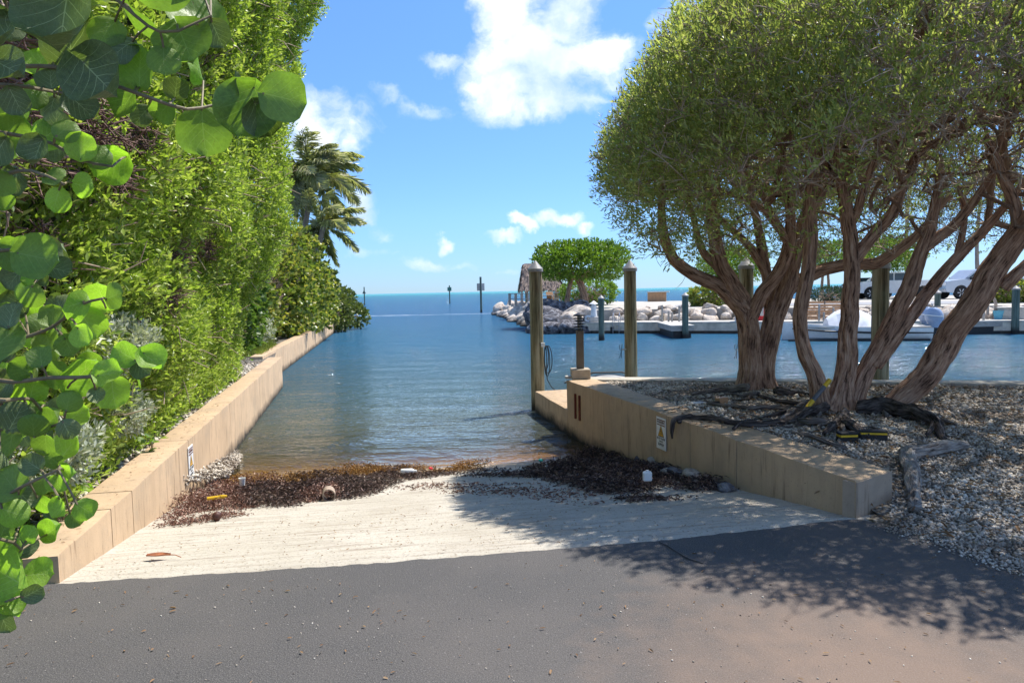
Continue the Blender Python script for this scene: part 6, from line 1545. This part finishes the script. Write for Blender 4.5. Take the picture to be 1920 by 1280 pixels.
for k in range(20):
    t_ = k / 19; px = 1120 + t_ * 255; py = 842 + t_ * 74; q = rp(px, py); s_ = rr.uniform(.06, .14) * (1.2 - t_ * .5)
    q = q + rn * -.06; put_rock(heap, (q.x + rr.uniform(-.1, .02), q.y + rr.uniform(-.1, .1), q.z + s_ * .3), s_, k % 3 > 0)
lh = empty('boulder_heap', tuple(rp(450, 850)), 'dark wet stones at the foot of the left wall in the water', 'rocks')
for k in range(12):
    t_ = k / 11; Yk = 8.2 + t_ * 3.0; q = lwp(Yk, -.05, 0); s_ = rr.uniform(.08, .15); put_rock(lh, (q[0] + rr.uniform(0, .05), Yk, max(float(ramp_z(q[0], Yk)), WATER - .10) + .02), s_, True)
def on_ramp(px, py, lift=0): q = rp(px, py); q.z += lift; return q
q = on_ramp(617, 938, .03); b = MB()
pr = [(.062, 0), (.062, .13), (.052, .13), (.052, 0)]
seg = 24; pts_ = []
for (r_i, y_i) in pr: pts_.append([(q.x + r_i * math.cos(2 * math.pi * k / seg) - y_i * .25, q.y + y_i, q.z + .015 + r_i * math.sin(2 * math.pi * k / seg)) for k in range(seg)])
for i in range(4):
    a0 = len(b.v); b.v += pts_[i]
for i in range(4):
    j = (i + 1) % 4
    for k in range(seg): k2 = (k + 1) % seg; b.f.append((i * seg + k, i * seg + k2, j * seg + k2, j * seg + k))
tag(b.build('pipe', simple('old_pipe', (.40, .31, .24), .8, .25, 20, .2)), 'short open pipe lying end on in the seaweed', 'pipe')
q = on_ramp(405, 952, .09); b = MB(); b.tube([q + Vector((-.07, -.01, 0)), q + Vector((.08, .02, .012))], .016, 10); b.tube([q + Vector((.08, .02, .012)), q + Vector((.095, .024, .013))], .010, 8); tag(b.build('yellow_stick', M['yellow']), 'bright yellow plastic stick on the seaweed at the left of the ramp', 'litter')
q = on_ramp(407, 975, .035); v, f = ico(3); me = np_mesh('coconut', v * np.array([.036, .036, .040]) * (1 + (fbm(v * 3, 2) - .5)[:, None] * .1) + np.array(q), f, 3, smooth=True)
tag(link('coconut', me, simple('brown_husk', (.10, .04, .03), .5, .3, 30, .3)), 'small round brown nut on the ramp below the yellow stick', 'nut')
q = on_ramp(455, 922, .07); b = MB(); b.lathe([(.026, 0), (.034, .075), (.036, .08), (.033, .08), (.024, .006), (0, .006)], tuple(q), 16); tag(b.build('cup', M['white'], smooth=True), 'small white plastic cup at the edge of the golden seaweed', 'cup')
q = on_ramp(1214, 925, .12); root = empty('container', tuple(q), 'square white plastic container standing in the black seaweed', 'container'); b = MB(); b.box(tuple(q + Vector((0, 0, .035))), (.078, .05, .085), bev=.010); b.build('body', M['white'], root); b = MB(); b.lathe([(.014, .075), (.014, .088)], tuple(q), 12); b.build('cap', M['white'], root)
q = on_ramp(765, 893, .06); root = empty('bottle', tuple(q), 'white plastic bottle lying on the dark seaweed line in mid ramp', 'bottle'); b = MB(); b.tube([q + Vector((-.08, 0, 0)), q + Vector((-.07, 0, 0)), q + Vector((.05, .01, 0)), q + Vector((.075, .01, 0))], [.025, .032, .032, .014], 12); b.build('body', M['white'], root, smooth=True); b = MB(); b.tube([q + Vector((.078, .01, 0)), q + Vector((.1, .01, 0))], .015, 10); b.build('cap', M['white'], root)
for (px, py, mt_, lb, s_) in ((808, 889, 'red', 'red plastic scrap in the seaweed line right of the white bottle', .05), (1014, 873, 'teal', 'teal plastic scrap in the seaweed near the water', .055), (1025, 885, 'white', 'white scrap in the seaweed below the teal one', .04)):
    q = on_ramp(px, py, .07); b = MB(); b.box(tuple(q), (s_, s_ * .7, s_ * .5), rz=.6, bev=.008, tilt=(.3, .2)); tag(b.build('plastic_scrap', M[mt_]), lb, 'litter')
# curled brown leaf with its stalk
q = on_ramp(297, 1049, .018); V = []; F_ = []
for i in range(9):
    u = i / 8; w_ = .028 * math.sin(math.pi * min(1, u + .06)) + .003
    for j in range(5):
        a_ = (j / 4 - .5) * 2.4; V.append((q.x - .075 + u * .15, q.y + w_ * math.sin(a_) * 1.0 + .01 * u, q.z + .006 + .022 * (1 - math.cos(a_))))
for i in range(8):
    for j in range(4): F_.append((i * 5 + j, (i + 1) * 5 + j, (i + 1) * 5 + j + 1, i * 5 + j + 1))
b = MB(); b.v = V; b.f = F_; b.tube([q + Vector((.075, .01, .01)), q + Vector((.11, .0, .012)), q + Vector((.15, -.01, .0))], .003, 5)
tag(b.build('dead_leaf', simple('brown_curled_leaf', (.45, .17, .08), .7, .3, 20, .2), smooth=True), 'curled orange brown dead leaf on the pale ramp near the asphalt edge', 'leaf')
# litter of leaves and crumbs on the drive
rng = np.random.default_rng(21)
def litter(name, n, reg, sl, label, mat, Ls, Ws, zf=lambda x, y: x * 0 + .004, pw=1):
    x, y = scatter(reg, n, rng); D = unit(rng.normal(0, 1, (n, 3)) * np.array([1, 1, .12])); P = np.stack([x, y, zf(x, y) + .004], 1)
    return tag(leaf_obj(name, P, D, rng.normal(0, .25, D.shape) + np.array([0, 0, 1]), rng.uniform(*Ls, n), rng.uniform(*Ws, n), M[mat], None, hexa=True, fold=.25, droop=.1), label, 'leaf litter', kind='stuff')
litter('leaf_litter', 190, [(-2.6, 4.0), (-1.1, 4.1), (.3, 2.9), (-.3, 2.2), (-2.4, 2.2)], 0, 'dead leaf crumbs scattered over the asphalt at the left', 'deadleaf', (.005, .036), (.003, .012))
litter('leaf_litter', 160, [(-.3, 4.2), (3, 4.6), (2.6, 2.2), (.2, 2.2)], 0, 'dead leaf crumbs in the tree shade on the asphalt', 'deadleaf', (.008, .035), (.004, .01))
litter('leaf_litter', 2600, [(2.5, 4.4), (4.8, 4.6), (7, 7), (9, 9), (3.8, 10), (1.6, 8)], 0, 'dead leaves and twigs on the gravel under the trees', 'deadleaf', (.02, .09), (.006, .022), zf=lambda x, y: grnd(x, y) + .03)
litter('leaf_litter', 420, [xy(rp(150, 1085)), xy(rp(330, 985)), xy(rp(900, 940)), xy(rp(1500, 970)), xy(rp(1100, 1020)), xy(rp(600, 1050))], 0, 'dark crumbs of weed scattered on the pale ramp', 'deadleaf', (.006, .028), (.004, .010), zf=lambda x, y: ramp_z(x, y) + .006)
litter('leaf_litter', 90, [xy(LA + ln_ * .06), xy(LA + ld * 6 + ln_ * .06), xy(LA + ld * 6 + ln_ * .28), xy(LA + ln_ * .28)], 0, 'dry twigs and leaves on top of the left wall', 'deadleaf', (.008, .04), (.003, .009), zf=lambda x, y: x * 0 + ZL + .003)
xs_, ys2 = scatter([(-2.6, 4.0), (3, 4.6), (2.9, 2.2), (-2.4, 2.2)], 500, rng); s_ = rng.uniform(.002, .006, 500)
tag(pebbles('grit', np.stack([xs_, ys2, s_ * .5], 1), s_, M['pebble'], seed=9), 'loose grit scattered over the asphalt drive', 'gravel', kind='stuff')
# cracks
def crack(pts):
    b = MB(); P = [gr(px, py, .004) for px, py in pts]
    for i in range(len(P) - 1):
        d = (P[i + 1] - P[i]).normalized(); s = Vector((-d.y, d.x, 0)) * rr.uniform(.003, .006); b.add([P[i] - s, P[i + 1] - s, P[i + 1] + s, P[i] + s], [(0, 1, 2, 3)])
    tag(b.build('asphalt_crack', simple('crack_dark', (.012, .012, .013), .95, .1, 5, 0)), kind='structure')
ex = [gr(px, py) for px, py in ((1668, 985), (1745, 1003), (1830, 1035), (1925, 1070))]; A_ = np.array([list(e)[:2] for e in ex]); i_ = rng.integers(0, 3, 900); f__ = rng.random((900, 1)); Q_ = A_[i_] * (1 - f__) + A_[i_ + 1] * f__ + rng.normal(0, .06, (900, 2)) - np.array([.02, .05]); s_ = rng.uniform(.004, .014, 900)
tag(pebbles('gravel', np.stack([Q_[:, 0], Q_[:, 1], s_ * .5], 1), s_, M['pebble'], sub=0, seed=23), 'stray pebbles spilled from the gravel onto the asphalt edge', 'gravel', kind='stuff')
crack([(1236, 1016), (1250, 1022), (1262, 1030), (1275, 1038), (1290, 1047), (1318, 1055)])
if __import__('os').environ.get('SCENE_STATS'):
    for o in sorted((o for o in bpy.data.objects if o.type == 'MESH'), key=lambda o: -len(o.data.polygons))[:22]: print(o.name, o.parent.name if o.parent else '', sum(len(p.vertices) - 2 for p in o.data.polygons))
    print('total', sum(sum(len(p.vertices) - 2 for p in me.polygons) for me in bpy.data.meshes))
